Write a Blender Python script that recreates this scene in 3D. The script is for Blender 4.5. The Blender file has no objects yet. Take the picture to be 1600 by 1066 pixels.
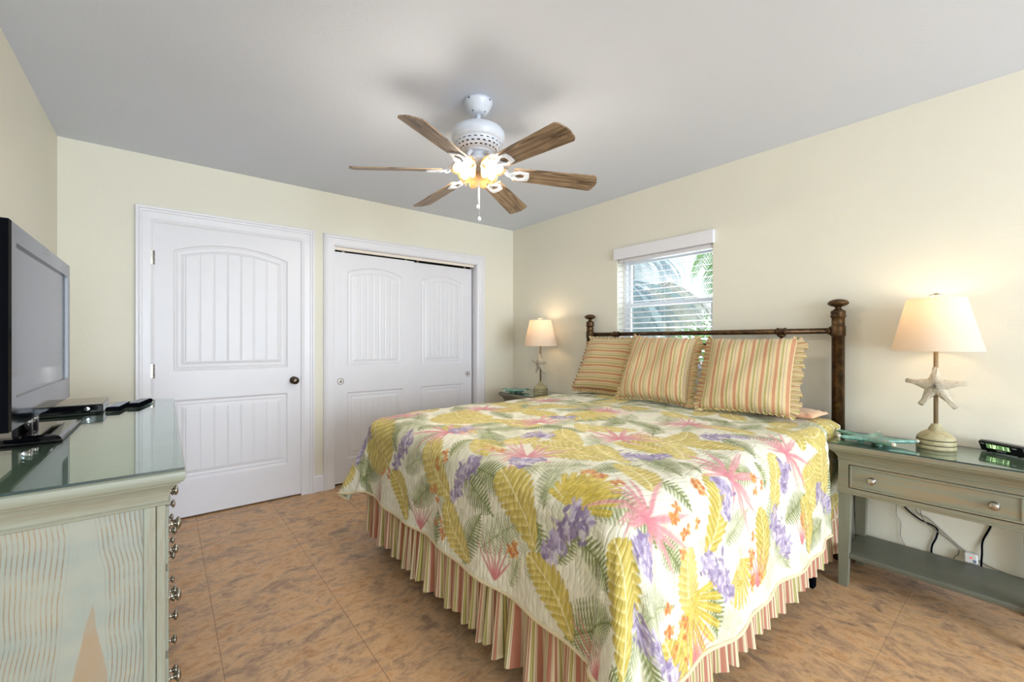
import bpy, bmesh, math, random
import numpy as np
from mathutils import Vector, Matrix

random.seed(7)
rng = np.random.default_rng(11)
scene = bpy.context.scene
col = scene.collection
PI = math.pi

# ---------------------------------------------------------------- room frame (metres)
XL, XR = -0.504, 3.046          # side walls
YB, YN = 3.742, -4.20           # wall with the doors, wall behind the camera
HC = 2.475                      # ceiling height
EYE = 1.236

# ---------------------------------------------------------------- camera, world, daylight, exposure
cam_d = bpy.data.cameras.new('camera')
cam_d.sensor_width = 36.0
cam_d.lens = 670.0 / 1600.0 * 36.0
cam_d.clip_start = 0.02
cam = bpy.data.objects.new('camera', cam_d)
cam.location = (0, 0, EYE)
cam.rotation_euler = (PI / 2, 0, -0.6809)
col.objects.link(cam)
scene.camera = cam

scene.view_settings.view_transform = 'Standard'
scene.view_settings.look = 'None'
scene.view_settings.gamma = 1.0
scene.view_settings.use_curve_mapping = False
scene.view_settings.exposure = 0.66

world = bpy.data.worlds.new('world')
scene.world = world
world.use_nodes = True
wn = world.node_tree
wn.nodes['Background'].inputs[0].default_value = (0.86, 0.94, 1.0, 1)
wn.nodes['Background'].inputs[1].default_value = 0.95


def area_light(name, loc, rot, sx, sy, power, color, spread=PI):
    ld = bpy.data.lights.new(name, 'AREA')
    ld.shape = 'RECTANGLE'
    ld.size, ld.size_y = sx, sy
    ld.energy = power
    ld.color = color
    ld.spread = spread
    o = bpy.data.objects.new(name, ld)
    o.location = loc
    o.rotation_euler = rot
    col.objects.link(o)
    return o


# daylight as fill, outside the added window in the unseen wall behind the camera
area_light('added_daylight', (0.85, YN - 0.45, 1.35), (-PI / 2, 0, PI), 3.2, 2.2, 215, (0.80, 0.88, 1.0))
# daylight outside the small window above the bed
area_light('daylight_small', (XR + 0.75, 1.9, 1.9), (0, math.radians(62), 0), 1.0, 1.2, 14, (0.88, 0.94, 1.0))

# ---------------------------------------------------------------- colour and material helpers
def lin(c):
    out = []
    for v in c[:3]:
        v = v / 255.0
        out.append(v / 12.92 if v <= 0.04045 else ((v + 0.055) / 1.055) ** 2.4)
    return (*out, 1.0)


class NT:
    def __init__(self, name):
        self.m = bpy.data.materials.new(name)
        self.m.use_nodes = True
        self.t = self.m.node_tree
        self.t.nodes.clear()
        self.out = self.n('ShaderNodeOutputMaterial')

    def n(self, typ, **kw):
        nd = self.t.nodes.new(typ)
        for k, v in kw.items():
            if k.startswith('i_'):
                nd.inputs[k[2:].replace('_', ' ')].default_value = v
            else:
                setattr(nd, k, v)
        return nd

    def l(self, a, b):
        self.t.links.new(a, b)

    def ramp(self, fac, stops, interp='LINEAR'):
        r = self.n('ShaderNodeValToRGB')
        r.color_ramp.interpolation = interp
        e = r.color_ramp.elements
        while len(e) > 1:
            e.remove(e[-1])
        e[0].position, e[0].color = stops[0]
        for p, c in stops[1:]:
            x = e.new(p)
            x.color = c
        self.l(fac, r.inputs['Fac'])
        return r.outputs['Color']

    def math(self, op, a, b=None, c=None):
        m = self.n('ShaderNodeMath', operation=op)
        for i, v in enumerate((a, b, c)):
            if v is None:
                continue
            if isinstance(v, (int, float)):
                m.inputs[i].default_value = v
            else:
                self.l(v, m.inputs[i])
        return m.outputs[0]

    def mix(self, fac, a, b, mode='MIX'):
        m = self.n('ShaderNodeMix', data_type='RGBA', blend_type=mode)
        for sock, v in ((m.inputs[0], fac), (m.inputs[6], a), (m.inputs[7], b)):
            if isinstance(v, (int, float, tuple)):
                sock.default_value = v
            else:
                self.l(v, sock)
        return m.outputs[2]

    def coords(self, kind='Object', scale=(1, 1, 1), rot=(0, 0, 0)):
        tc = self.n('ShaderNodeTexCoord')
        mp = self.n('ShaderNodeMapping')
        mp.inputs['Scale'].default_value = scale
        mp.inputs['Rotation'].default_value = rot
        self.l(tc.outputs[kind], mp.inputs['Vector'])
        return mp.outputs['Vector']

    def noise(self, vec, scale, detail=4, rough=0.55, dist=0.0):
        n = self.n('ShaderNodeTexNoise')
        n.inputs['Scale'].default_value = scale
        n.inputs['Detail'].default_value = detail
        n.inputs['Roughness'].default_value = rough
        n.inputs['Distortion'].default_value = dist
        self.l(vec, n.inputs['Vector'])
        return n.outputs['Fac']

    def bump(self, h, strength, dist=0.01):
        b = self.n('ShaderNodeBump')
        b.inputs['Strength'].default_value = strength
        b.inputs['Distance'].default_value = dist
        self.l(h, b.inputs['Height'])
        return b.outputs['Normal']

    def bsdf(self, color, rough=0.5, metal=0.0, normal=None, coat=0.0, spec=0.5, sheen=0.0, emit=None, estr=0.0):
        p = self.n('ShaderNodeBsdfPrincipled')
        for nm, v in (('Base Color', color), ('Roughness', rough), ('Metallic', metal)):
            if isinstance(v, (int, float, tuple)):
                p.inputs[nm].default_value = v
            else:
                self.l(v, p.inputs[nm])
        p.inputs['Coat Weight'].default_value = coat
        p.inputs['Coat Roughness'].default_value = 0.08
        p.inputs['Specular IOR Level'].default_value = spec
        p.inputs['Sheen Weight'].default_value = sheen
        if normal is not None:
            self.l(normal, p.inputs['Normal'])
        if emit:
            p.inputs['Emission Color'].default_value = emit
            p.inputs['Emission Strength'].default_value = estr
        return p.outputs[0]

    def done(self, shader):
        self.l(shader, self.out.inputs['Surface'])
        return self.m


def simple(name, rgb, rough=0.5, metal=0.0, var=0.06, vscale=8.0, bump=0.0, bscale=60.0, **kw):
    k = NT(name)
    v = k.coords()
    f = k.noise(v, vscale)
    a = lin(rgb)
    d = tuple(x * (1 - var) for x in a[:3]) + (1,)
    b = tuple(min(1, x * (1 + var)) for x in a[:3]) + (1,)
    c = k.ramp(f, [(0.3, d), (0.7, b)])
    nrm = k.bump(k.noise(v, bscale, 3), bump, 0.004) if bump else None
    return k.done(k.bsdf(c, rough, metal, nrm, **kw))


M = {}
M['wall'] = simple('wall paint', (231, 227, 211), 0.62, var=0.012, vscale=2, bump=0.22, bscale=75)
M['ceiling'] = simple('ceiling paint', (219, 226, 239), 0.8, var=0.01, vscale=2, bump=0.22, bscale=60)
M['white'] = simple('white satin paint', (230, 229, 234), 0.36, var=0.012)
M['trim'] = simple('white trim paint', (233, 232, 237), 0.34, var=0.012)
M['header'] = simple('closet header paint', (236, 226, 212), 0.45, var=0.02)
M['shade_void'] = simple('shaded closet interior', (70, 66, 60), 0.8)  # dark colour puts the shade behind the door gaps into the walls
M['nickel'] = simple('brushed nickel', (176, 170, 160), 0.26, 1.0, var=0.08, vscale=40)
M['dark_metal'] = simple('dark pewter metal', (92, 84, 74), 0.3, 1.0, var=0.2, vscale=90)
M['black'] = simple('black plastic', (14, 15, 19), 0.5, var=0.1, spec=0.0)
M['gloss_black'] = simple('gloss black plastic', (12, 13, 16), 0.07, spec=0.4)
M['chrome'] = simple('chrome', (210, 210, 212), 0.08, 1.0, var=0.02)
M['fan_white'] = simple('fan white enamel', (214, 220, 230), 0.3, var=0.02)
M['vinyl'] = simple('window vinyl', (232, 236, 242), 0.4, var=0.01)
M['ceramic'] = simple('teal glazed ceramic', (112, 160, 146), 0.2, var=0.16, vscale=28, coat=0.6, bump=0.25, bscale=90)
M['ceramic_tip'] = simple('bare ceramic tip', (226, 224, 206), 0.5, var=0.08, vscale=60)
M['star_plaster'] = simple('sand plaster', (206, 196, 176), 0.8, var=0.14, vscale=70, bump=1.0, bscale=260)
M['box_spring'] = simple('box spring ticking', (215, 212, 205), 0.9)
M['white_plastic'] = simple('white plastic', (228, 226, 222), 0.4)
M['grey_cord'] = simple('grey cord', (150, 144, 132), 0.5)
M['brown_cord'] = simple('taupe cord', (120, 110, 96), 0.5)
M['silver_box'] = simple('champagne plastic lid', (176, 166, 150), 0.35, var=0.03)
M['lcd_digit'] = simple('lit clock digits', (225, 250, 190), 0.5, emit=lin((214, 250, 178)), estr=1.3)
M['lcd'] = simple('clock display', (96, 124, 84), 0.4, emit=lin((96, 134, 88)), estr=0.5)
M['label_grey'] = simple('printed grey lettering', (170, 170, 172), 0.5)
M['remote_face'] = simple('remote face blue grey', (120, 132, 158), 0.35, var=0.1)
M['remote_button'] = simple('remote buttons', (190, 194, 204), 0.4)
M['red_led'] = simple('red indicator', (220, 40, 40), 0.4, emit=lin((230, 40, 40)), estr=1.0)
M['rubber'] = simple('blade edge', (90, 74, 60), 0.5)


def floor_mat():
    k = NT('stone look vinyl tile')
    tc = k.n('ShaderNodeTexCoord')
    vec = tc.outputs['Object']
    mp = k.n('ShaderNodeMapping')
    mp.inputs['Scale'].default_value = (1.3, 2.0, 1.0)
    mp.inputs['Rotation'].default_value = (0, 0, math.radians(-8))
    k.l(vec, mp.inputs['Vector'])
    mq = k.n('ShaderNodeMapping')
    mq.inputs['Scale'].default_value = (2.0, 1.3, 1.0)
    mq.inputs['Rotation'].default_value = (0, 0, math.radians(-14))
    k.l(vec, mq.inputs['Vector'])
    s0 = k.n('ShaderNodeSeparateXYZ')
    k.l(vec, s0.inputs[0])
    # the sheets beyond this seam were laid a quarter turn round
    vm = k.n('ShaderNodeMix', data_type='VECTOR')
    k.l(k.math('GREATER_THAN', s0.outputs['X'], 1.5675), vm.inputs[0])
    k.l(mp.outputs['Vector'], vm.inputs[4])
    k.l(mq.outputs['Vector'], vm.inputs[5])
    sv = vm.outputs[1]
    n1 = k.noise(sv, 1.7, 6, 0.62, 0.5)
    n2 = k.noise(sv, 5.2, 8, 0.68, 0.6)
    n3 = k.noise(sv, 17.0, 8, 0.72, 0.8)
    n4 = k.noise(sv, 52.0, 5, 0.7, 0.3)
    c = k.ramp(n1, [(0.34, lin((150, 120, 98))), (0.46, lin((196, 160, 130))), (0.56, lin((212, 172, 132))), (0.68, lin((176, 150, 128)))])
    c2 = k.ramp(n2, [(0.34, lin((112, 88, 70))), (0.43, lin((176, 142, 112))), (0.52, lin((224, 182, 134))), (0.60, lin((206, 152, 100))), (0.70, lin((150, 124, 104)))])
    c = k.mix(0.78, c, c2)
    c3 = k.ramp(n3, [(0.36, lin((88, 68, 54))), (0.46, lin((186, 150, 120))), (0.57, lin((222, 184, 142))), (0.68, lin((184, 120, 84)))])
    c = k.mix(0.30, c, c3)
    c4 = k.ramp(n4, [(0.30, (0.40, 0.38, 0.36, 1)), (0.42, (1, 1, 1, 1)), (0.60, (1, 1, 1, 1)), (0.70, (1.25, 1.2, 1.1, 1))])
    c = k.mix(0.32, c, c4, 'MULTIPLY')
    sep = k.n('ShaderNodeSeparateXYZ')
    k.l(vec, sep.inputs[0])
    P = 0.4655

    def line(s, off, w):
        u = k.math('SUBTRACT', s, off)
        u = k.math('DIVIDE', u, P)
        u = k.math('FRACT', k.math('ADD', u, 100.5))
        d = k.math('ABSOLUTE', k.math('SUBTRACT', u, 0.5))
        return k.math('LESS_THAN', d, w / P / 2)
    lx = line(sep.outputs['X'], 0.171, 0.0032)
    ly = line(sep.outputs['Y'], 0.405, 0.0026)
    g = k.math('MAXIMUM', lx, k.math('MULTIPLY', ly, 0.65))
    c = k.mix(k.math('MULTIPLY', g, 0.6), c, lin((104, 76, 56)))
    h = k.math('SUBTRACT', n3, k.math('MULTIPLY', g, 0.6))
    rr = k.ramp(n2, [(0.3, (0.36, 0.36, 0.36, 1)), (0.7, (0.52, 0.52, 0.52, 1))])
    return k.done(k.bsdf(c, rr, 0, k.bump(h, 0.06, 0.003), spec=0.42))


def sage_wood(name, base, grain, green, axis, scale=1.0, strength=0.75, rings=True):
    """cerused painted wood: pale sage paint with tan grain lines showing; axis = grain direction"""
    k = NT(name)
    s = {'Z': (6.0, 6.0, 0.55), 'Y': (6.0, 0.55, 6.0), 'X': (0.55, 6.0, 6.0)}[axis]
    tc = k.n('ShaderNodeTexCoord')
    vec = tc.outputs['Object']
    mp = k.n('ShaderNodeMapping')
    mp.inputs['Scale'].default_value = tuple(v * scale for v in s)
    k.l(vec, mp.inputs['Vector'])
    v = mp.outputs['Vector']
    big = k.noise(v, 0.62, 2, 0.45, 0.25)
    u = k.math('FRACT', k.math('MULTIPLY', big, 17.0))
    d = k.math('ABSOLUTE', k.math('SUBTRACT', u, 0.5))
    rg = k.ramp(d, [(0.0, (1, 1, 1, 1)), (0.12, (0.75, 0.75, 0.75, 1)), (0.30, (0.0, 0.0, 0.0, 1))])
    fine_mp = k.n('ShaderNodeMapping')
    fine_mp.inputs['Scale'].default_value = tuple(x * 7 * scale for x in s)
    k.l(vec, fine_mp.inputs['Vector'])
    fine = k.noise(fine_mp.outputs['Vector'], 3.0, 5, 0.7)
    ff = k.ramp(fine, [(0.42, (0, 0, 0, 1)), (0.6, (1, 1, 1, 1))])
    tint = k.noise(v, 1.3, 3)
    cb = k.mix(k.ramp(tint, [(0.35, (0, 0, 0, 1)), (0.65, (1, 1, 1, 1))]), lin(base), lin(green))
    f1 = k.math('MULTIPLY', rg, strength)
    f1 = k.math('MULTIPLY', f1, k.math('ADD', k.math('MULTIPLY', ff, 0.5), 0.5))
    c = k.mix(f1, cb, lin(grain))
    c = k.mix(k.math('MULTIPLY', ff, 0.14), c, lin(grain))
    return k.done(k.bsdf(c, 0.42, 0, k.bump(fine, 0.1, 0.002)))


def cathedral_mat():
    """flat-sawn ash board: pale sage glaze, fine wavy tan lines either side of a pointed heart figure"""
    k = NT('flat sawn sage wood panel')
    tc = k.n('ShaderNodeTexCoord')
    sep = k.n('ShaderNodeSeparateXYZ')
    k.l(tc.outputs['Object'], sep.inputs[0])
    mp = k.n('ShaderNodeMapping')
    mp.inputs['Scale'].default_value = (2.2, 2.2, 3.2)
    k.l(tc.outputs['Object'], mp.inputs['Vector'])
    warp = k.noise(mp.outputs['Vector'], 1.2, 2, 0.5)
    x = k.math('ADD', sep.outputs['X'], k.math('MULTIPLY', k.math('SUBTRACT', warp, 0.5), 0.055))
    dx = k.math('ABSOLUTE', k.math('ADD', x, -0.100))
    z = sep.outputs['Z']
    # lines crowd together away from the heart
    pinch = k.math('MULTIPLY', k.math('SINE', k.math('MULTIPLY', z, 9.0)), 0.010)
    u = k.math('ADD', dx, pinch)
    ph = k.math('MULTIPLY', k.math('POWER', k.math('MAXIMUM', u, 0.0001), 1.10), 150.0)
    fr = k.math('FRACT', ph)
    ln = k.ramp(fr, [(0.0, (1, 1, 1, 1)), (0.16, (0.8, 0.8, 0.8, 1)), (0.32, (0.0, 0.0, 0.0, 1)), (0.93, (0, 0, 0, 1)), (1.0, (1, 1, 1, 1))])
    side = k.math('GREATER_THAN', u, 0.030)
    ln = k.math('MULTIPLY', ln, side)
    brk = k.noise(mp.outputs['Vector'], 9.0, 3)
    ln = k.math('MULTIPLY', ln, k.ramp(brk, [(0.36, (0.35, 0.35, 0.35, 1)), (0.55, (1, 1, 1, 1))]))
    # the heart: nested pointed arches rising from below
    hx = k.math('POWER', k.math('ABSOLUTE', k.math('ADD', x, -0.112)), 1.15)
    arch = k.math('ADD', z, k.math('MULTIPLY', hx, 10.0))
    fill = k.ramp(arch, [(0.0, (0, 0, 0, 1)), (0.47, (0, 0, 0, 1)), (0.50, (1, 1, 1, 1)), (0.650, (0.9, 0.9, 0.9, 1)), (0.657, (0, 0, 0, 1))])
    inner = k.math('LESS_THAN', u, 0.034)
    fill = k.math('MULTIPLY', fill, inner)
    mp2 = k.n('ShaderNodeMapping')
    mp2.inputs['Scale'].default_value = (240, 240, 14)
    k.l(tc.outputs['Object'], mp2.inputs['Vector'])
    fine = k.noise(mp2.outputs['Vector'], 1.0, 4, 0.7)
    broad = k.noise(mp.outputs['Vector'], 5.0, 3)
    base = k.ramp(broad, [(0.3, lin((142, 149, 140))), (0.7, lin((156, 157, 142)))])
    tan = k.ramp(broad, [(0.3, lin((108, 94, 74))), (0.7, lin((150, 118, 84)))])
    c = k.mix(k.math('MULTIPLY', ln, 0.85), base, tan)
    c = k.mix(k.math('MULTIPLY', k.math('MULTIPLY', fill, k.math('ADD', broad, 0.25)), 0.85), c, lin((156, 122, 84)))
    c = k.mix(k.math('MULTIPLY', k.ramp(fine, [(0.45, (0, 0, 0, 1)), (0.7, (1, 1, 1, 1))]), 0.22), c, lin((158, 142, 116)))
    return k.done(k.bsdf(c, 0.45, 0, k.bump(k.math('SUBTRACT', fine, ln), 0.12, 0.002)))


M['floor'] = floor_mat()
M['dresser_panel'] = cathedral_mat()
M['dresser'] = sage_wood('cerused sage wood', (156, 157, 140), (134, 118, 92), (142, 148, 134), 'Z', 1.4, 0.45)
M['dresser_x'] = sage_wood('cerused sage wood rail', (158, 158, 140), (130, 116, 92), (144, 148, 132), 'X', 1.4, 0.45)
M['stand'] = sage_wood('sage green painted wood', (138, 136, 116), (136, 112, 84), (124, 127, 110), 'Y', 1.3, 0.5)
M['stand_leg'] = sage_wood('sage green painted leg', (132, 132, 114), (118, 104, 84), (121, 125, 108), 'Z', 1.3, 0.35)
M['stand_face'] = sage_wood('sage green drawer wood', (142, 140, 120), (158, 126, 90), (126, 131, 115), 'Y', 0.9, 0.6)
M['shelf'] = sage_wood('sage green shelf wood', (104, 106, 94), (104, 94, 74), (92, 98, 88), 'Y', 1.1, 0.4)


def blade_mat():
    k = NT('fan blade walnut')
    tc = k.n('ShaderNodeTexCoord')
    mp = k.n('ShaderNodeMapping')
    mp.inputs['Scale'].default_value = (1.6, 22, 4)
    k.l(tc.outputs['Object'], mp.inputs['Vector'])
    f = k.noise(mp.outputs['Vector'], 1.8, 5, 0.6, 1.2)
    c = k.ramp(f, [(0.36, lin((84, 68, 54))), (0.46, lin((136, 114, 92))), (0.56, lin((166, 142, 116))), (0.66, lin((102, 84, 68)))])
    return k.done(k.bsdf(c, 0.42))


M['blade'] = blade_mat()


def bronze_mat():
    k = NT('aged bronze iron')
    v = k.coords()
    f = k.noise(v, 22, 5, 0.7)
    c = k.ramp(f, [(0.3, lin((50, 36, 26))), (0.5, lin((88, 66, 44))), (0.7, lin((122, 92, 56)))])
    return k.done(k.bsdf(c, 0.34, 0.75, k.bump(f, 0.15, 0.002)))


M['bronze'] = bronze_mat()


def stripe_mat(name, vertical=True):
    """woven stripes along one UV axis, period 6.4 cm"""
    k = NT(name)
    uv = k.n('ShaderNodeUVMap')
    uv.uv_map = 'UVMap'
    sep = k.n('ShaderNodeSeparateXYZ')
    k.l(uv.outputs[0], sep.inputs[0])
    s = sep.outputs['X' if vertical else 'Y']
    u = k.math('FRACT', k.math('ADD', k.math('DIVIDE', s, 0.064), 50.0))
    cream, beige, peach = lin((222, 198, 146)), lin((202, 180, 142)), lin((190, 130, 90))
    olive, gold, brown, sage = lin((112, 108, 40)), lin((200, 180, 92)), lin((120, 80, 58)), lin((190, 182, 138))
    st = [(0.0, peach), (0.20, cream), (0.27, brown), (0.285, cream), (0.34, sage), (0.41, olive), (0.445, gold),
          (0.49, olive), (0.52, cream), (0.60, beige), (0.70, brown), (0.715, beige), (0.80, cream), (0.86, brown), (0.875, cream), (0.95, peach)]
    c = k.ramp(u, st, 'CONSTANT')
    nz = k.noise(uv.outputs[0], 260, 2)
    c = k.mix(0.12, c, k.ramp(nz, [(0.3, lin((150, 130, 100))), (0.7, lin((250, 244, 224)))]))
    return k.done(k.bsdf(c, 0.85, 0, k.bump(nz, 0.12, 0.001), sheen=0.2, spec=0.2))


M['stripe'] = stripe_mat('striped pillow cotton')
M['stripe_h'] = stripe_mat('striped pillow cotton crosswise', False)


def skirt_mat():
    k = NT('striped bed skirt cotton')
    uv = k.n('ShaderNodeUVMap')
    uv.uv_map = 'UVMap'
    sep = k.n('ShaderNodeSeparateXYZ')
    k.l(uv.outputs[0], sep.inputs[0])
    u = k.math('FRACT', k.math('ADD', k.math('DIVIDE', sep.outputs['X'], 0.060), 50.0))
    cream, beige, rose = lin((226, 212, 178)), lin((204, 186, 156)), lin((186, 126, 104))
    olive, gold, brown = lin((138, 138, 76)), lin((206, 190, 120)), lin((156, 110, 92))
    st = [(0.0, rose), (0.26, cream), (0.30, brown), (0.32, cream), (0.42, olive), (0.47, gold), (0.53, olive),
          (0.57, cream), (0.68, beige), (0.70, rose), (0.80, cream), (0.88, beige), (0.96, rose)]
    c = k.ramp(u, st, 'CONSTANT')
    return k.done(k.bsdf(c, 0.85, 0, None, sheen=0.2, spec=0.2))


M['skirt'] = skirt_mat()


def peach_mat():
    k = NT('peach striped pillowcase')
    uv = k.n('ShaderNodeUVMap')
    uv.uv_map = 'UVMap'
    sep = k.n('ShaderNodeSeparateXYZ')
    k.l(uv.outputs[0], sep.inputs[0])
    u = k.math('FRACT', k.math('ADD', k.math('DIVIDE', sep.outputs['Y'], 0.03), 50.0))
    c = k.ramp(u, [(0.0, lin((232, 176, 142))), (0.42, lin((238, 200, 166))), (0.5, lin((214, 176, 130))), (0.6, lin((240, 206, 170)))], 'CONSTANT')
    return k.done(k.bsdf(c, 0.85, sheen=0.2, spec=0.2))


M['peach'] = peach_mat()


def quilt_mat():
    k = NT('quilted tropical print')
    at = k.n('ShaderNodeVertexColor')
    at.layer_name = 'print'
    uv = k.n('ShaderNodeUVMap')
    uv.uv_map = 'UVMap'
    w = k.n('ShaderNodeTexWave', wave_type='RINGS')
    w.inputs['Scale'].default_value = 13.0
    w.inputs['Distortion'].default_value = 9.0
    w.inputs['Detail'].default_value = 2.0
    w.inputs['Detail Scale'].default_value = 0.9
    k.l(uv.outputs[0], w.inputs['Vector'])
    q = k.ramp(w.outputs['Fac'], [(0.0, (0, 0, 0, 1)), (0.18, (0.7, 0.7, 0.7, 1)), (0.6, (1, 1, 1, 1))])
    n = k.noise(uv.outputs[0], 38, 4, 0.6)
    h = k.math('ADD', k.math('MULTIPLY', q, 0.8), k.math('MULTIPLY', n, 0.8))
    return k.done(k.bsdf(at.outputs['Color'], 0.78, 0, k.bump(h, 0.38, 0.005), sheen=0.15, spec=0.25))


M['quilt'] = quilt_mat()
M['lining'] = simple('pale green lining', (214, 216, 184), 0.9, var=0.05, vscale=20, bump=0.6, bscale=55)
M['binding'] = simple('cream binding tape', (226, 208, 172), 0.85)


def thin_glass(name, tint, rough=0.0, ior=1.5):
    """architectural sheet glass: Fresnel reflection over tinted see-through"""
    k = NT(name)
    # Schlick reflectance from the facing angle: the same from either side of the sheet
    lw = k.n('ShaderNodeLayerWeight')
    lw.inputs['Blend'].default_value = 0.5
    f0 = ((ior - 1) / (ior + 1)) ** 2
    f5 = k.math('POWER', lw.outputs['Facing'], 5.0)
    refl = k.math('ADD', k.math('MULTIPLY', f5, 1 - f0), f0)
    g = k.n('ShaderNodeBsdfGlossy')
    g.inputs['Roughness'].default_value = rough
    g.inputs['Color'].default_value = (1, 1, 1, 1)
    t = k.n('ShaderNodeBsdfTransparent')
    t.inputs['Color'].default_value = (*tint, 1)
    mx = k.n('ShaderNodeMixShader')
    k.l(refl, mx.inputs[0])
    k.l(t.outputs[0], mx.inputs[1])
    k.l(g.outputs[0], mx.inputs[2])
    return k.done(mx.outputs[0])


M['glass'] = thin_glass('window glass', (0.98, 1.0, 1.0), ior=1.25)
M['sheet_glass'] = thin_glass('furniture glass', (0.86, 0.95, 0.93), 0.0, 1.6)
M['glass_edge'] = simple('polished glass edge', (20, 52, 52), 0.12, coat=0.5)


def shade_mat(name, col_d, trans, w):
    k = NT(name)
    d = k.n('ShaderNodeBsdfDiffuse')
    d.inputs['Color'].default_value = col_d
    t = k.n('ShaderNodeBsdfTranslucent')
    t.inputs['Color'].default_value = trans
    mx = k.n('ShaderNodeMixShader')
    mx.inputs[0].default_value = w
    k.l(d.outputs[0], mx.inputs[1])
    k.l(t.outputs[0], mx.inputs[2])
    return k.done(mx.outputs[0])


M['lamp_shade'] = shade_mat('linen lamp shade', lin((244, 234, 220)), lin((250, 234, 212)), 0.40)
M['pull'] = simple('antique nickel', (138, 124, 100), 0.32, 1.0, var=0.1, vscale=60)
M['tulip'] = shade_mat('frosted tulip glass', lin((176, 160, 136)), lin((176, 156, 126)), 0.5)


def emissive(name, rgb, s):
    k = NT(name)
    e = k.n('ShaderNodeEmission')
    e.inputs['Color'].default_value = lin(rgb)
    e.inputs['Strength'].default_value = s
    return k.done(e.outputs[0])


M['bulb'] = emissive('lit bulb', (255, 226, 180), 5)
M['bulb_fan'] = emissive('lit fan bulb', (255, 224, 176), 3.2)
M['lamp_base'] = None


def lampbase_mat():
    k = NT('banded lamp plaster')
    tc = k.n('ShaderNodeTexCoord')
    f = k.noise(tc.outputs['Object'], 30, 4)
    c = k.ramp(f, [(0.3, lin((158, 148, 112))), (0.6, lin((186, 176, 138)))])
    return k.done(k.bsdf(c, 0.6))


M['lamp_base'] = lampbase_mat()
M['lamp_groove'] = simple('dark lamp groove', (74, 66, 46), 0.6)
M['lamp_pole'] = simple('taupe lamp pole', (136, 116, 88), 0.5, var=0.1)
M['tree_green'] = simple('palm leaf green', (150, 192, 120), 0.7, var=0.3, vscale=3)
M['tree_dead'] = simple('dry palm frond', (226, 224, 218), 0.8, var=0.2, vscale=3)
M['tree_blue'] = simple('thatch palm frond', (196, 212, 222), 0.7, var=0.2, vscale=3)
M['trunk'] = simple('palm trunk', (186, 176, 164), 0.9, var=0.2, vscale=12)
M['lawn'] = simple('garden ground', (150, 164, 120), 0.9, var=0.2)


# ---------------------------------------------------------------- mesh building helpers
ORIG = {}


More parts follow.
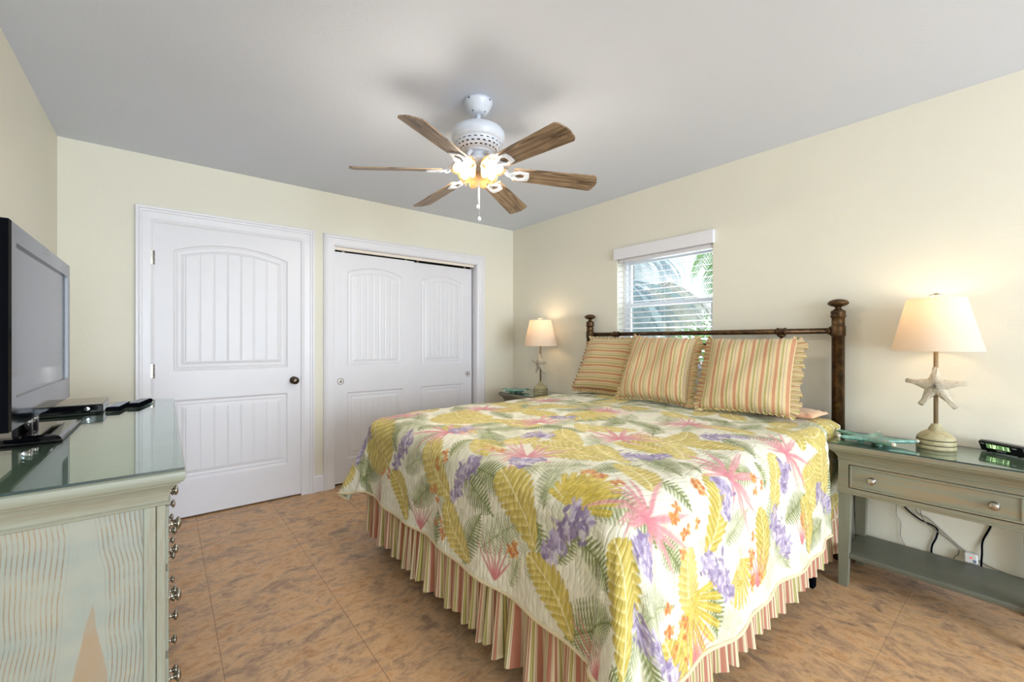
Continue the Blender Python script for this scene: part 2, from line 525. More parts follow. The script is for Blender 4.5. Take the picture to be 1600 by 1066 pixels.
class MB:
    """collects shapes in world coordinates and links them as one mesh object"""

    def __init__(self):
        self.v, self.f, self.sm, self.mi, self.uv = [], [], [], [], {}

    def add(self, verts, faces, smooth=False, mi=0, uvs=None):
        b = len(self.v)
        self.v += [tuple(p) for p in verts]
        for i, f in enumerate(faces):
            self.f.append(tuple(b + j for j in f))
            self.sm.append(smooth)
            self.mi.append(mi)
        if uvs is not None:
            for i, u in enumerate(uvs):
                self.uv[b + i] = u
        return self

    def box(self, lo, hi, bevel=0.0, mat=None, seg=2, mi=0):
        bm = bmesh.new()
        bmesh.ops.create_cube(bm, size=1.0)
        for v in bm.verts:
            v.co = Vector([lo[i] + (v.co[i] + 0.5) * (hi[i] - lo[i]) for i in range(3)])
        if bevel > 0:
            bmesh.ops.bevel(bm, geom=list(bm.edges), offset=bevel, segments=seg, profile=0.5, affect='EDGES')
        if mat is not None:
            bm.transform(mat)
        bm.verts.index_update()
        self.add([v.co[:] for v in bm.verts], [[v.index for v in f.verts] for f in bm.faces], False, mi)
        bm.free()
        return self

    def lathe(self, prof, o=(0, 0, 0), seg=28, mat=None, smooth=True, mi=0):
        """prof: (radius, height) pairs; axis = +Z through o, or mat"""
        T = mat if mat is not None else Matrix.Translation(o)
        vs, fs = [], []
        n = len(prof)
        for r, h in prof:
            for i in range(seg):
                a = 2 * PI * i / seg
                vs.append(T @ Vector((max(r, 1e-5) * math.cos(a), max(r, 1e-5) * math.sin(a), h)))
        for j in range(n - 1):
            for i in range(seg):
                k = (i + 1) % seg
                fs.append((j * seg + i, j * seg + k, (j + 1) * seg + k, (j + 1) * seg + i))
        if prof[0][0] > 1e-4:
            fs.append(tuple(range(seg))[::-1])
        if prof[-1][0] > 1e-4:
            fs.append(tuple((n - 1) * seg + i for i in range(seg)))
        self.add(vs, fs, smooth, mi)
        return self

    def tube(self, pts, r, seg=10, mi=0):
        pts = [Vector(p) for p in pts]
        vs, fs = [], []
        up = Vector((0, 0, 1))
        prev = None
        for i, p in enumerate(pts):
            d = (pts[min(i + 1, len(pts) - 1)] - pts[max(i - 1, 0)]).normalized()
            if prev is None:
                a = d.cross(up)
                if a.length < 0.1:
                    a = d.cross(Vector((0, 1, 0)))
            else:
                a = prev - d * prev.dot(d)
            a.normalize()
            prev = a
            b = d.cross(a)
            rr = r[i] if isinstance(r, (list, tuple)) else r
            for k in range(seg):
                t = 2 * PI * k / seg
                vs.append(p + a * (rr * math.cos(t)) + b * (rr * math.sin(t)))
        for i in range(len(pts) - 1):
            for k in range(seg):
                m = (k + 1) % seg
                fs.append((i * seg + k, i * seg + m, (i + 1) * seg + m, (i + 1) * seg + k))
        fs.append(tuple(range(seg))[::-1])
        fs.append(tuple((len(pts) - 1) * seg + k for k in range(seg)))
        self.add(vs, fs, True, mi)
        return self

    def prism(self, poly, axis, a, b, smooth=False, mi=0):
        """polygon of 2-D points extruded along axis from a to b (the other two axes in order)"""
        ax = 'XYZ'.index(axis)
        o = [i for i in range(3) if i != ax]
        vs = []
        for h in (a, b):
            for p in poly:
                q = [0, 0, 0]
                q[ax] = h
                q[o[0]], q[o[1]] = p
                vs.append(q)
        n = len(poly)
        fs = [tuple(range(n))[::-1], tuple(range(n, 2 * n))]
        for i in range(n):
            k = (i + 1) % n
            fs.append((i, k, n + k, n + i))
        self.add(vs, fs, smooth, mi)
        return self

    def loft(self, rings, closed_ring=True, cap=True, smooth=False, mi=0):
        n = len(rings[0])
        vs = [p for r in rings for p in r]
        fs = []
        for j in range(len(rings) - 1):
            for i in range(n if closed_ring else n - 1):
                k = (i + 1) % n
                fs.append((j * n + i, j * n + k, (j + 1) * n + k, (j + 1) * n + i))
        if cap:
            fs.append(tuple(range(n))[::-1])
            fs.append(tuple((len(rings) - 1) * n + i for i in range(n)))
        self.add(vs, fs, smooth, mi)
        return self

    def build(self, name, mat, parent=None, origin=None, recalc=True):
        mats = mat if isinstance(mat, (list, tuple)) else [mat]
        a = np.array(self.v, dtype=float)
        if parent is not None:
            org = np.array(ORIG[parent.name])
        elif origin is not None:
            org = np.array(origin, dtype=float)
        else:
            mn, mx = a.min(0), a.max(0)
            org = np.array([(mn[0] + mx[0]) / 2, (mn[1] + mx[1]) / 2, mn[2]])
        me = bpy.data.meshes.new(name)
        me.from_pydata([tuple(p) for p in (a - org)], [], self.f)
        for m in mats:
            me.materials.append(m)
        me.polygons.foreach_set('use_smooth', self.sm)
        me.polygons.foreach_set('material_index', self.mi)
        if self.uv:
            l = me.uv_layers.new(name='UVMap')
            idx = np.zeros(len(me.loops), dtype=np.int32)
            me.loops.foreach_get('vertex_index', idx)
            uva = np.array([self.uv.get(i, (0, 0)) for i in range(len(self.v))], dtype=np.float32)
            l.data.foreach_set('uv', uva[idx].ravel())
        me.update()
        if recalc:
            bm = bmesh.new()
            bm.from_mesh(me)
            bmesh.ops.recalc_face_normals(bm, faces=bm.faces)
            bm.to_mesh(me)
            bm.free()
        o = bpy.data.objects.new(name, me)
        col.objects.link(o)
        if parent is not None:
            o.parent = parent
            ORIG[o.name] = tuple(org)
        else:
            o.location = tuple(org)
            ORIG[o.name] = tuple(org)
        return o


def smooth_angle(o, deg=35):
    o.data.polygons.foreach_set('use_smooth', [True] * len(o.data.polygons))
    try:
        o.data.set_sharp_from_angle(angle=math.radians(deg))
    except Exception:
        pass
    return o


def empty(name, loc):
    o = bpy.data.objects.new(name, None)
    o.location = loc
    o.empty_display_size = 0.1
    col.objects.link(o)
    ORIG[o.name] = tuple(loc)
    return o


def tag(o, label, cat, group=None, kind=None):
    o['label'] = label
    o['category'] = cat
    if group:
        o['group'] = group
    if kind:
        o['kind'] = kind
    return o


def struct(o, label=None):
    o['kind'] = 'structure'
    if label:
        o['label'] = label
    return o


def kids(o):
    return [c for c in col.objects if c.parent == o]


def copy_tree(o, parent=None):
    c = o.copy()
    col.objects.link(c)
    ORIG[c.name] = ORIG.get(o.name, (0, 0, 0))
    if parent is not None:
        c.parent = parent
    for ch in kids(o):
        copy_tree(ch, c)
    return c
# ---------------------------------------------------------------- bedspread shape (shared numbers)
BX0, BX1 = 0.935, 2.925          # foot and head of the mattress
BY0, BY1 = 0.668, 2.592          # near and far side
BZ, BR_ = 0.808, 0.10            # top of the bed, rounding of its edge
HF, HS = 0.480, 0.560            # length of cloth beyond the start of the rounding, at foot and sides


def cloth_xyz(ca, cb):
    """ca: distance from the head edge towards the foot, cb: from the bed's middle line (+ = far side)"""
    cxf = BX0 + BR_
    L = BX1 - cxf
    da = np.maximum(ca - L, 0.0)
    yc = (BY0 + BY1) / 2
    W = (BY1 - BY0) / 2 - BR_
    db = np.maximum(np.abs(cb) - W, 0.0)
    sg = np.sign(cb)
    rho = np.hypot(da, db)
    phi = np.arctan2(db, da + 1e-9)
    q = PI * BR_ / 2
    arc = np.minimum(rho, q)
    ext = np.maximum(rho - q, 0.0)
    s2 = np.abs(np.sin(2 * phi))
    along = ca * np.sin(phi) ** 2 + (cb + 0.3) * np.cos(phi) ** 2
    ripple = 0.030 * np.sin(along * 9.5 + 0.7) + 0.022 * np.sin(along * 21.0 + 2.0)
    flare = 0.075 + 0.36 * s2 ** 0.9 + 0.10 * np.cos(phi * 11.0) * s2 + ripple * (1 - s2)
    g = np.arctan(flare)
    off = BR_ * np.sin(arc / BR_) + ext * np.sin(g)
    drop = BR_ * (1 - np.cos(arc / BR_)) + ext * np.cos(g)
    X = BX1 - np.minimum(ca, L) - off * np.cos(phi)
    Y = yc + sg * np.minimum(np.abs(cb), W) + sg * off * np.sin(phi)
    soft = 0.006 * np.sin(ca * 7.1 + 1.0) * np.sin(cb * 6.3) + 0.004 * np.sin(ca * 15 + cb * 9)
    crown = -0.018 * (np.abs(cb) / (W + BR_)) ** 3 - 0.012 * (np.clip(ca / L, 0, 1)) ** 4
    # pressed in beside the nightstands
    k = np.clip((X - 2.44) / 0.20, 0, 1)
    k = k * k * (3 - 2 * k)
    Y = np.where(sg < 0, np.maximum(Y, 0.55 + 0.155 * k), np.minimum(Y, 2.76 - 0.075 * k))
    Z = BZ - drop + (soft + crown) * np.clip(1 - rho / 0.25, 0, 1) - 0.03 * np.clip(rho / 0.25, 0, 1)
    return X, Y, Z


def cloth_warp(ca, cb):
    """rounds the two foot corners of the cloth"""
    L = BX1 - BX0 - BR_
    W = (BY1 - BY0) / 2 - BR_
    u = np.maximum(ca - L, 0) / HF
    v = np.maximum(np.abs(cb) - W, 0) / HS
    m = np.maximum(u, v)
    sn = (u ** 3.2 + v ** 3.2) ** (1 / 3.2)
    k = np.where(sn > 1e-6, m / np.maximum(sn, 1e-6), 1.0)
    return np.where(u > 0, L + u * HF * k, ca), np.where(v > 0, np.sign(cb) * (W + v * HS * k), cb)
MOTIFS = """
leaf 2.152 0.547 1.924 0.84 0.8
leaf 1.947 0.173 2.123 -0.047 0.55
leaf 1.966 -0.372 2.142 -0.58 0.55
leaf 2.171 0.511 2.332 0.311 0.42
leaf 2.161 -0.035 2.318 -0.234 0.45
leaf 2.19 -0.568 2.337 -0.759 0.45
leaf 2.196 1.023 2.318 1.249 0.8
fan 2 -0.767 1.862 -0.726 1
fan 1.943 -0.12 1.819 -0.173 0.5
leaf 1.52 0.661 1.601 0.279 0.7
leaf 1.216 0.356 1.235 0.087 0.5
leaf 1.781 -0.173 1.591 -0.136 0.5
fan 2 -0.73 1.848 -0.779 1
leaf 1.468 -0.905 1.591 -1.117 0.45
leaf 0.959 -0.926 1.04 -1.141 0.45
leaf 2.017 -0.917 2.247 -1.124 0.38
leaf 1.71 -1.08 1.677 -1.288 0.45
fan 1.734 -1.227 1.643 -1.398 0.8
leaf 1.187 -1.084 1.235 -1.32 0.32
leaf 0.456 -0.979 0.437 -1.17 0.8
leaf 0.76 -1.141 0.746 -1.349 0.5
fan 1.415 -1.206 1.387 -1.337 0.6
leaf 1.525 -0.454 1.586 -0.616 0.6
leaf 1.216 -0.653 1.159 -0.767 0.5
leaf 1.263 -0.193 1.197 -0.356 0.5
leaf 1.658 -0.677 1.738 -0.816 0.5
leaf 1.857 -1.288 1.838 -1.422 0.35
leaf 1.439 -0.185 1.572 -0.405 0.5
leaf 0.541 -0.755 0.632 -0.897 0.5
leaf 0.598 -0.214 0.665 -0.393 0.5
leaf 1.786 0.303 1.781 0.071 0.4
fan 0.988 0.144 1.031 -0.083 0.5
leaf 0.874 0.547 0.893 0.344 0.6
fern 2.114 0.641 2.318 0.848 0.42
fern 2.123 0.356 2.014 0.173 0.42
fern 2.261 0.242 2.076 0.059 0.42
fern 2.028 -0.132 2.095 -0.368 0.42
fern 2.256 -0.323 2.08 -0.507 0.42
fern 1.985 -0.026 1.857 -0.026 0.42
fern 2.023 -0.629 1.862 -0.588 0.42
fern 2.161 -0.71 2.052 -0.767 0.42
fern 2.37 0.018 2.223 0.031 0.42
fern 2.332 -0.478 2.223 -0.511 0.42
fern 2.066 -0.787 2.125 -0.961 0.42
fern 2.361 -0.751 2.171 -0.993 0.42
fern 2.094 -1.153 1.819 -1.178 0.42
fern 1.852 -1.015 1.743 -1.121 0.42
fern 1.705 -0.836 1.658 -0.97 0.42
fern 1.482 -1.129 1.311 -1.052 0.42
fern 0.955 -1.194 0.736 -1.117 0.42
fern 1.054 -1.247 0.969 -1.389 0.42
fern 1.482 -0.653 1.553 -0.869 0.42
fern 1.021 -0.751 1.092 -0.922 0.42
fern 1.924 -0.62 2.019 -0.645 0.42
fern 0.784 -1.349 0.551 -1.276 0.42
fern 1.586 -1.214 1.553 -1.381 0.42
fern 2.014 0.246 1.886 0.193 0.42
fern 1.719 0.055 1.453 0.079 0.42
fern 1.415 -0.075 1.135 -0.014 0.42
fern 0.95 -0.218 1.012 -0.45 0.42
fern 1.349 0.507 1.363 0.271 0.42
fern 1.235 -0.747 1.244 -0.901 0.42
fern 1.81 -0.694 1.601 -0.698 0.42
fern 0.655 0.417 0.898 0.047 0.42
fern 2 -1.053 2.12 -0.998 0.42
fern 2.228 0.421 2.275 0.262 0.42
fern 1.14 -0.934 1.121 -1.027 0.42
fern 1.463 -0.795 1.477 -0.893 0.42
fern 2.27 0.934 2.342 0.775 0.42
fern 0.442 -1.198 0.375 -1.402 0.42
fern 2.08 -0.6 2.213 -0.686 0.42
wist 1.995 0.861 2.201 1.027 0.32
wist 1.966 0.36 2.147 0.478 0.32
wist 1.952 -0.218 2.147 -0.087 0.32
wist 1.985 -0.799 2.166 -0.653 0.32
wist 1.928 -0.401 1.838 -0.437 0.32
wist 1.605 -0.112 1.567 -0.246 0.32
wist 1.957 -0.982 1.942 -1.067 0.32
wist 1.425 -0.942 1.453 -1.019 0.32
wist 0.912 -0.97 0.945 -1.035 0.32
wist 1.615 -1.129 1.482 -1.296 0.32
wist 1.083 -1.137 0.945 -1.328 0.32
wist 0.579 -1.149 0.366 -1.28 0.32
wist 2.177 -1.158 1.805 -1.41 0.32
wist 1.548 -0.608 1.42 -0.734 0.32
wist 1.05 -0.677 0.898 -0.804 0.32
wist 1.249 0.1 1.092 0.047 0.32
wist 1.852 0.161 1.791 0.161 0.32
star 1.819 0.787 1.805 0.812 1
star 1.363 0.58 1.235 0.767 1
star 1.871 0.149 1.819 0.242 1
star 1.838 -0.376 1.786 -0.319 1
star 1.382 0.043 1.278 0.153 1
star 0.76 0.641 0.622 0.783 1
star 1.89 -0.958 1.624 -0.771 1
star 1.373 -0.938 1.045 -0.783 1
star 0.845 -0.946 0.807 -0.934 1
star 1.358 -0.454 1.287 -0.401 1
star 0.845 -0.498 0.712 -0.425 1
star 0.836 0.026 0.617 0.197 1
spike 2.37 0.625 2.28 0.755 1
spike 2.361 0.181 2.256 0.185 1
spike 2.342 -0.401 2.266 -0.397 1
spike 2.37 -0.905 2.37 -0.783 1
spike 2.369 -0.986 2.327 -0.942 1
spike 1.71 -1.422 1.662 -1.381 1
spike 1.263 -1.349 1.249 -1.271 1
spike 0.836 -1.32 0.798 -1.239 1
orch 2.185 0.58 2.185 0.63 1
orch 2.18 0.071 2.18 0.121 1
orch 2.199 -0.498 2.199 -0.448 1
orch 2.289 -0.006 2.289 0.044 1
orch 1.748 -0.991 1.748 -0.941 1
orch 1.691 -1.052 1.691 -1.002 1
orch 1.833 -0.787 1.833 -0.737 1
orch 1.819 -0.698 1.819 -0.648 1
orch 1.202 -1.015 1.202 -0.965 1
orch 1.282 -1.21 1.282 -1.16 1
orch 0.807 -1.259 0.807 -1.209 1
orch 1.278 -1.316 1.278 -1.266 1
orch 1.781 -1.251 1.781 -1.201 1
orch 1.772 -1.324 1.772 -1.274 1
orch 1.886 -0.226 1.886 -0.176 1
orch 1.553 -0.942 1.553 -0.892 1
orch 2.019 0.006 2.019 0.056 1
"""
def paint_print(A, B, motif_text):
    """tropical print painted as a colour attribute over the cloth grid (cloth metres, display colours)"""
    H, Wd = A.shape
    R = np.random.default_rng(5)
    img = np.empty((H, Wd, 3))
    img[:] = (233, 228, 206)
    a0, b0 = A[0, 0], B[0, 0]
    sa, sb = A[1, 0] - A[0, 0], B[0, 1] - B[0, 0]

    def noise(cells, seed):
        r = np.random.default_rng(seed)
        g = r.random((cells + 2, cells + 2))
        y = np.linspace(0, cells, H)[:, None]
        x = np.linspace(0, cells, Wd)[None, :]
        yi, xi = y.astype(int), x.astype(int)
        fy, fx = y - yi, x - xi
        fy = fy * fy * (3 - 2 * fy)
        fx = fx * fx * (3 - 2 * fx)
        return (g[yi, xi] * (1 - fy) * (1 - fx) + g[yi + 1, xi] * fy * (1 - fx) + g[yi, xi + 1] * (1 - fy) * fx + g[yi + 1, xi + 1] * fy * fx)
    n1, n2, n3 = noise(40, 1), noise(120, 2), noise(12, 3)

    def over(sl, mask, c):
        m = np.clip(mask, 0, 1)[..., None]
        c = np.array(c, dtype=float)
        img[sl] = img[sl] * (1 - m) + c * m

    def local(x, y, rad):
        i0, i1 = max(0, int((x - rad - a0) / sa)), min(H, int((x + rad - a0) / sa) + 2)
        j0, j1 = max(0, int((y - rad - b0) / sb)), min(Wd, int((y + rad - b0) / sb) + 2)
        if i1 <= i0 or j1 <= j0:
            return None
        sl = (slice(i0, i1), slice(j0, j1))
        return sl, A[sl], B[sl]

    def frame(x0, y0, x1, y1):
        d = np.array([x1 - x0, y1 - y0])
        ln = np.hypot(*d)
        return d / ln, ln

    def aa(v, w):
        return np.clip(v / w + 0.5, 0, 1)

    def leaf(x0, y0, x1, y1, wr, tone):
        (ux, uy), ln = frame(x0, y0, x1, y1)
        lc = local((x0 + x1) / 2, (y0 + y1) / 2, ln * 0.75)
        if lc is None:
            return
        sl, a, b = lc
        p = (a - x0) * ux + (b - y0) * uy
        q = -(a - x0) * uy + (b - y0) * ux
        t = p / ln
        q = q - 0.10 * ln * np.sin(np.clip(t, 0, 1) * PI) * (1 if tone > 0.5 else -1)
        w = wr * ln * 0.5
        tt = np.clip(t, 0, 1)
        prof = w * np.sin(PI * tt ** 0.75) ** 0.6
        r = np.abs(q)
        n = 11
        ph = (t + 0.34 * r / max(w, 1e-3) * 0.5) * n + (q > 0) * 0.5
        fr = ph - np.floor(ph)
        lobe = 1 - 0.24 * (np.abs(fr - 0.45) * 2) ** 2.2
        inside = aa(prof * lobe - r, 0.004) * (t > 0) * (t < 1)
        base = np.array([200, 174, 66]) * (1 - tone) + np.array([226, 204, 118]) * tone
        hi = np.array([234, 216, 138])
        lo = np.array([166, 144, 48])
        sh = np.clip(fr * 1.3 - 0.15 + (n2[sl] - 0.5) * 0.7, 0, 1)[..., None]
        c = lo * (1 - sh) * 0.45 + base * (0.55 + 0.45 * sh) + (hi - base) * (sh ** 3) * 0.5
        rib = np.clip(np.abs(np.sin(ph * 2 * PI * 2.0)) * 1.0, 0, 1)[..., None]
        c = c * (0.93 + 0.07 * rib)
        over(sl, inside, c)
        vein = inside * np.clip(1 - np.minimum(fr, 1 - fr) / 0.085, 0, 1) * (r > 0.1 * prof)
        over(sl, vein * 0.85, (238, 228, 170))
        over(sl, aa(0.0028 - r, 0.003) * (t > -0.03) * (t < 0.97), (240, 230, 176))
        edge = np.clip(1 - np.abs(prof * lobe - r) / 0.0045, 0, 1) * (t > 0) * (t < 1)
        over(sl, edge * 0.25, (140, 122, 44))

    def fern(x0, y0, x1, y1, wr, tone, yellow=False):
        (ux, uy), ln = frame(x0, y0, x1, y1)
        ln *= 1.08
        lc = local((x0 + x1) / 2, (y0 + y1) / 2, ln * 0.8)
        if lc is None:
            return
        sl, a, b = lc
        p = (a - x0) * ux + (b - y0) * uy
        q = -(a - x0) * uy + (b - y0) * ux
        t = p / ln
        q = q - 0.12 * ln * t * t * (1 if tone > 0.5 else -1)
        w = wr * ln * 0.62
        n = int(max(11, ln / 0.0135)) if not yellow else 9
        r = np.abs(q)
        ph = (t - 0.42 * r / ln) * n + (q > 0) * 0.5
        fr = np.abs(ph - np.floor(ph) - 0.5) * 2
        tip = np.clip(1 - r / np.maximum(w * np.sin(PI * np.clip(t + 0.06, 0.01, 0.99)) ** 0.7, 1e-3), 0, 1)
        m = aa((0.84 if not yellow else 0.8) * tip ** 0.40 - fr, 0.30) * (tip > 0) * (t > 0) * (t < 1)
        if yellow:
            c1, c2 = np.array([210, 184, 70]), np.array([178, 150, 34])
        elif tone > 0.62:
            c1, c2 = np.array([128, 138, 78]), np.array([92, 104, 46])
        else:
            c1, c2 = np.array([176, 180, 138]), np.array([140, 148, 102])
        k = np.clip(n2[sl] * 1.4 - 0.2, 0, 1)[..., None]
        over(sl, m * (0.86 if tone > 0.62 or yellow else 0.8), c1 * k + c2 * (1 - k))
        over(sl, aa(0.0022 - r, 0.003) * (t > -0.04) * (t < 0.98) * 0.8, c2)

    def fan(x0, y0, x1, y1, wr):
        (ux, uy), ln = frame(x0, y0, x1, y1)
        ln *= 1.25
        lc = local(x0, y0, ln * 1.1)
        if lc is None:
            return
        sl, a, b = lc
        p = (a - x0) * ux + (b - y0) * uy
        q = -(a - x0) * uy + (b - y0) * ux
        ang = np.arctan2(q, p)
        r = np.hypot(p, q)
        span = 1.15
        n = 11
        u = (ang + span) / (2 * span) * n
        fr = np.abs(u - np.floor(u) - 0.5) * 2
        wid = np.sin(PI * np.clip(r / ln, 0, 1) ** 0.8) ** 0.6
        ok = (np.abs(ang) < span) * (r < ln * (1 - 0.25 * np.abs(ang) / span)) * (r > 0.01)
        m = aa(wid * 0.88 - fr, 0.18) * ok
        k = np.clip(n2[sl] * 1.2, 0, 1)[..., None]
        over(sl, m * 0.9, np.array([208, 180, 62]) * k + np.array([184, 156, 36]) * (1 - k))
        over(sl, m * aa(0.12 - fr, 0.1) * 0.6, (236, 222, 150))

    def wist(x0, y0, x1, y1):
        (ux, uy), ln = frame(x0, y0, x1, y1)
        ln = max(ln, 0.12)
        n = int(60 + ln * 420)
        for i in range(n):
            t = R.random()
            spread = 0.048 * (1 - 0.55 * t)
            s = R.normal() * spread * 0.55
            x = x0 + ux * ln * t - uy * s
            y = y0 + uy * ln * t + ux * s
            rad = 0.0050 + 0.0055 * R.random()
            lc = local(x, y, rad * 2.2)
            if lc is None:
                continue
            sl, a, b = lc
            th = R.random() * PI
            dx, dy = a - x, b - y
            e = np.hypot((dx * math.cos(th) + dy * math.sin(th)) / 1.9, (-dx * math.sin(th) + dy * math.cos(th)) / 0.8)
            k = R.random()
            c = [(150, 132, 168), (172, 158, 188), (202, 192, 208), (126, 108, 148)][int(k * 3.99)]
            over(sl, aa(rad - e, 0.003) * 0.92, c)

    def star(x0, y0, x1, y1, rad):
        (ux, uy), _ = frame(x0, y0, x1, y1)
        lc = local(x0, y0, rad * 1.35)
        if lc is None:
            return
        sl, a, b = lc
        n = 19
        for i in range(n):
            an = -2.45 + 4.9 * i / (n - 1) + R.normal() * 0.07
            L_ = rad * (0.72 + 0.42 * R.random()) * (1.0 if abs(an) < 1.6 else 0.62)
            cx_, cy_ = ux * math.cos(an) - uy * math.sin(an), uy * math.cos(an) + ux * math.sin(an)
            p = (a - x0) * cx_ + (b - y0) * cy_
            q = -(a - x0) * cy_ + (b - y0) * cx_
            t = np.clip(p / L_, 0, 1)
            w = 0.0058 * np.sin(PI * np.clip(t * 0.86 + 0.12, 0, 1)) ** 0.8 * rad / 0.17 * (0.8 + 0.5 * R.random())
            q = q - 0.10 * L_ * t * t * (1 if i % 2 else -1)
            m = aa(w - np.abs(q), 0.004) * (p > 0) * (p < L_)
            tt = t[..., None]
            c = np.array([206, 116, 128]) * (1 - tt) + np.array([228, 178, 174]) * tt
            over(sl, m * 0.8, c)
            over(sl, aa(0.0012 - np.abs(q), 0.002) * (p > 0) * (p < L_ * 0.9) * 0.5, (196, 104, 122))

    def spike(x0, y0, x1, y1):
        (ux, uy), _ = frame(x0, y0, x1, y1)
        lc = local(x0, y0, 0.2)
        if lc is None:
            return
        sl, a, b = lc
        for i in range(7):
            an = -0.75 + 0.25 * i
            L_ = 0.15 * (0.75 + 0.4 * R.random())
            cx_, cy_ = ux * math.cos(an) - uy * math.sin(an), uy * math.cos(an) + ux * math.sin(an)
            p = (a - x0) * cx_ + (b - y0) * cy_
            q = -(a - x0) * cy_ + (b - y0) * cx_
            t = np.clip(p / L_, 0, 1)
            m = aa(0.0055 * (1 - t) ** 0.6 - np.abs(q), 0.003) * (p > 0) * (p < L_)
            over(sl, m * 0.85, (198, 112, 116))

    def orch(x0, y0):
        for j in range(4):
            cx_, cy_ = x0 + R.normal() * 0.022, y0 + R.normal() * 0.026
            for i in range(5):
                an = i * 1.257 + R.random()
                x, y = cx_ + 0.011 * math.cos(an), cy_ + 0.011 * math.sin(an)
                lc = local(x, y, 0.02)
                if lc is None:
                    continue
                sl, a, b = lc
                dx, dy = a - x, b - y
                e = np.hypot((dx * math.cos(an) + dy * math.sin(an)) / 1.5, (-dx * math.sin(an) + dy * math.cos(an)))
                over(sl, aa(0.0062 - e, 0.003) * 0.9, [(206, 132, 62), (190, 96, 44), (222, 164, 92)][(i + j) % 3])

    # pale leafy ground first
    for _ in range(190):
        x, y = A[0, 0] + R.random() * (A[-1, 0] - A[0, 0]), B[0, 0] + R.random() * (B[0, -1] - B[0, 0])
        an = R.random() * 2 * PI
        l_ = 0.14 + 0.1 * R.random()
        fern(x, y, x + l_ * math.cos(an), y + l_ * math.sin(an), 0.42, R.random() * 0.6)
    veil = np.clip(n1 * 0.5 + n3 * 0.5, 0, 1)[..., None] * 0.4 + 0.42
    img[:] = img * (1 - veil) + np.array([234, 229, 208]) * veil
    items = [l.split() for l in motif_text.strip().splitlines()]
    items = [(i[0], [float(v) for v in i[1:]]) for i in items]
    # more fronds and leaves where the list leaves gaps
    pts = [((v[0] + v[2]) / 2, (v[1] + v[3]) / 2) for k, v in items]
    extra = []
    for _ in range(900):
        x, y = 0.05 + R.random() * (A[-1, 0] - 0.1), B[0, 0] * 0.96 + R.random() * (B[0, -1] - B[0, 0]) * 0.96
        if min(math.hypot(x - p, y - q) for p, q in pts) > 0.105:
            an = R.random() * 2 * PI
            l_ = 0.20 + 0.06 * R.random()
            kind = 'leaf' if (x < 1.75 and R.random() < 0.42) else 'fern'
            extra.append((kind, [x - l_ / 2 * math.cos(an), y - l_ / 2 * math.sin(an), x + l_ / 2 * math.cos(an), y + l_ / 2 * math.sin(an), 0.5]))
            pts.append((x, y))
    items = extra + items
    for i, (k, v) in enumerate(items):
        tone = (i * 0.37) % 1.0
        if k == 'fern':
            fern(v[0], v[1], v[2], v[3], 0.42, 0.45 + 0.5 * tone)
    for i, (k, v) in enumerate(items):
        tone = (i * 0.61) % 1.0
        if k == 'leaf':
            x0, y0, x1, y1 = v[:4]
            d = math.hypot(x1 - x0, y1 - y0)
            s = max(d * 1.12, 0.25) / d
            leaf(x0, y0, x0 + (x1 - x0) * s, y0 + (y1 - y0) * s, max(v[4] * 1.05, 0.50), tone)
        elif k == 'fan':
            fan(*v[:4], v[4])
    for k, v in items:
        if k == 'star':
            star(*v[:4], 0.215)
        elif k == 'spike':
            spike(*v[:4])
    for k, v in items:
        if k == 'wist':
            wist(*v[:4])
        elif k == 'orch':
            orch(*v[:2])
    img[:] = img * 0.90 + np.array([236, 230, 206]) * 0.10
    img[:] = img * (0.97 + 0.06 * n2[..., None])
    c = np.clip(img / 255.0, 0, 1)
    return np.where(c <= 0.04045, c / 12.92, ((c + 0.055) / 1.055) ** 2.4)


def grid_faces(n, m):
    i = np.arange(n - 1)[:, None]
    j = np.arange(m - 1)[None, :]
    a = i * m + j
    return np.stack([a, a + 1, a + m + 1, a + m], -1).reshape(-1, 4)


def fast_grid(name, P, mat, uv=None, colors=None, parent=None, origin=None, flip=False):
    """P: (n, m, 3) array of world points -> smooth grid mesh"""
    n, m, _ = P.shape
    org = np.array(ORIG[parent.name]) if parent is not None else np.array(origin if origin is not None else (0, 0, 0), dtype=float)
    F = grid_faces(n, m)
    if flip:
        F = F[:, ::-1]
    me = bpy.data.meshes.new(name)
    me.vertices.add(n * m)
    me.vertices.foreach_set('co', (P.reshape(-1, 3) - org).astype(np.float32).ravel())
    me.loops.add(F.size)
    me.loops.foreach_set('vertex_index', F.astype(np.int32).ravel())
    me.polygons.add(len(F))
    me.polygons.foreach_set('loop_start', (np.arange(len(F)) * 4).astype(np.int32))
    me.update(calc_edges=True)
    me.polygons.foreach_set('use_smooth', [True] * len(F))
    if uv is not None:
        l = me.uv_layers.new(name='UVMap')
        l.data.foreach_set('uv', uv.reshape(-1, 2)[F.ravel()].astype(np.float32).ravel())
    if colors is not None:
        ca = me.color_attributes.new('print', 'FLOAT_COLOR', 'POINT')
        rgba = np.ones((n * m, 4), dtype=np.float32)
        rgba[:, :3] = colors.reshape(-1, 3)
        ca.data.foreach_set('color', rgba.ravel())
    me.materials.append(mat)
    me.update()
    me.validate()
    o = bpy.data.objects.new(name, me)
    col.objects.link(o)
    if parent is not None:
        o.parent = parent
    else:
        o.location = tuple(org)
    ORIG[o.name] = tuple(org)
    return o


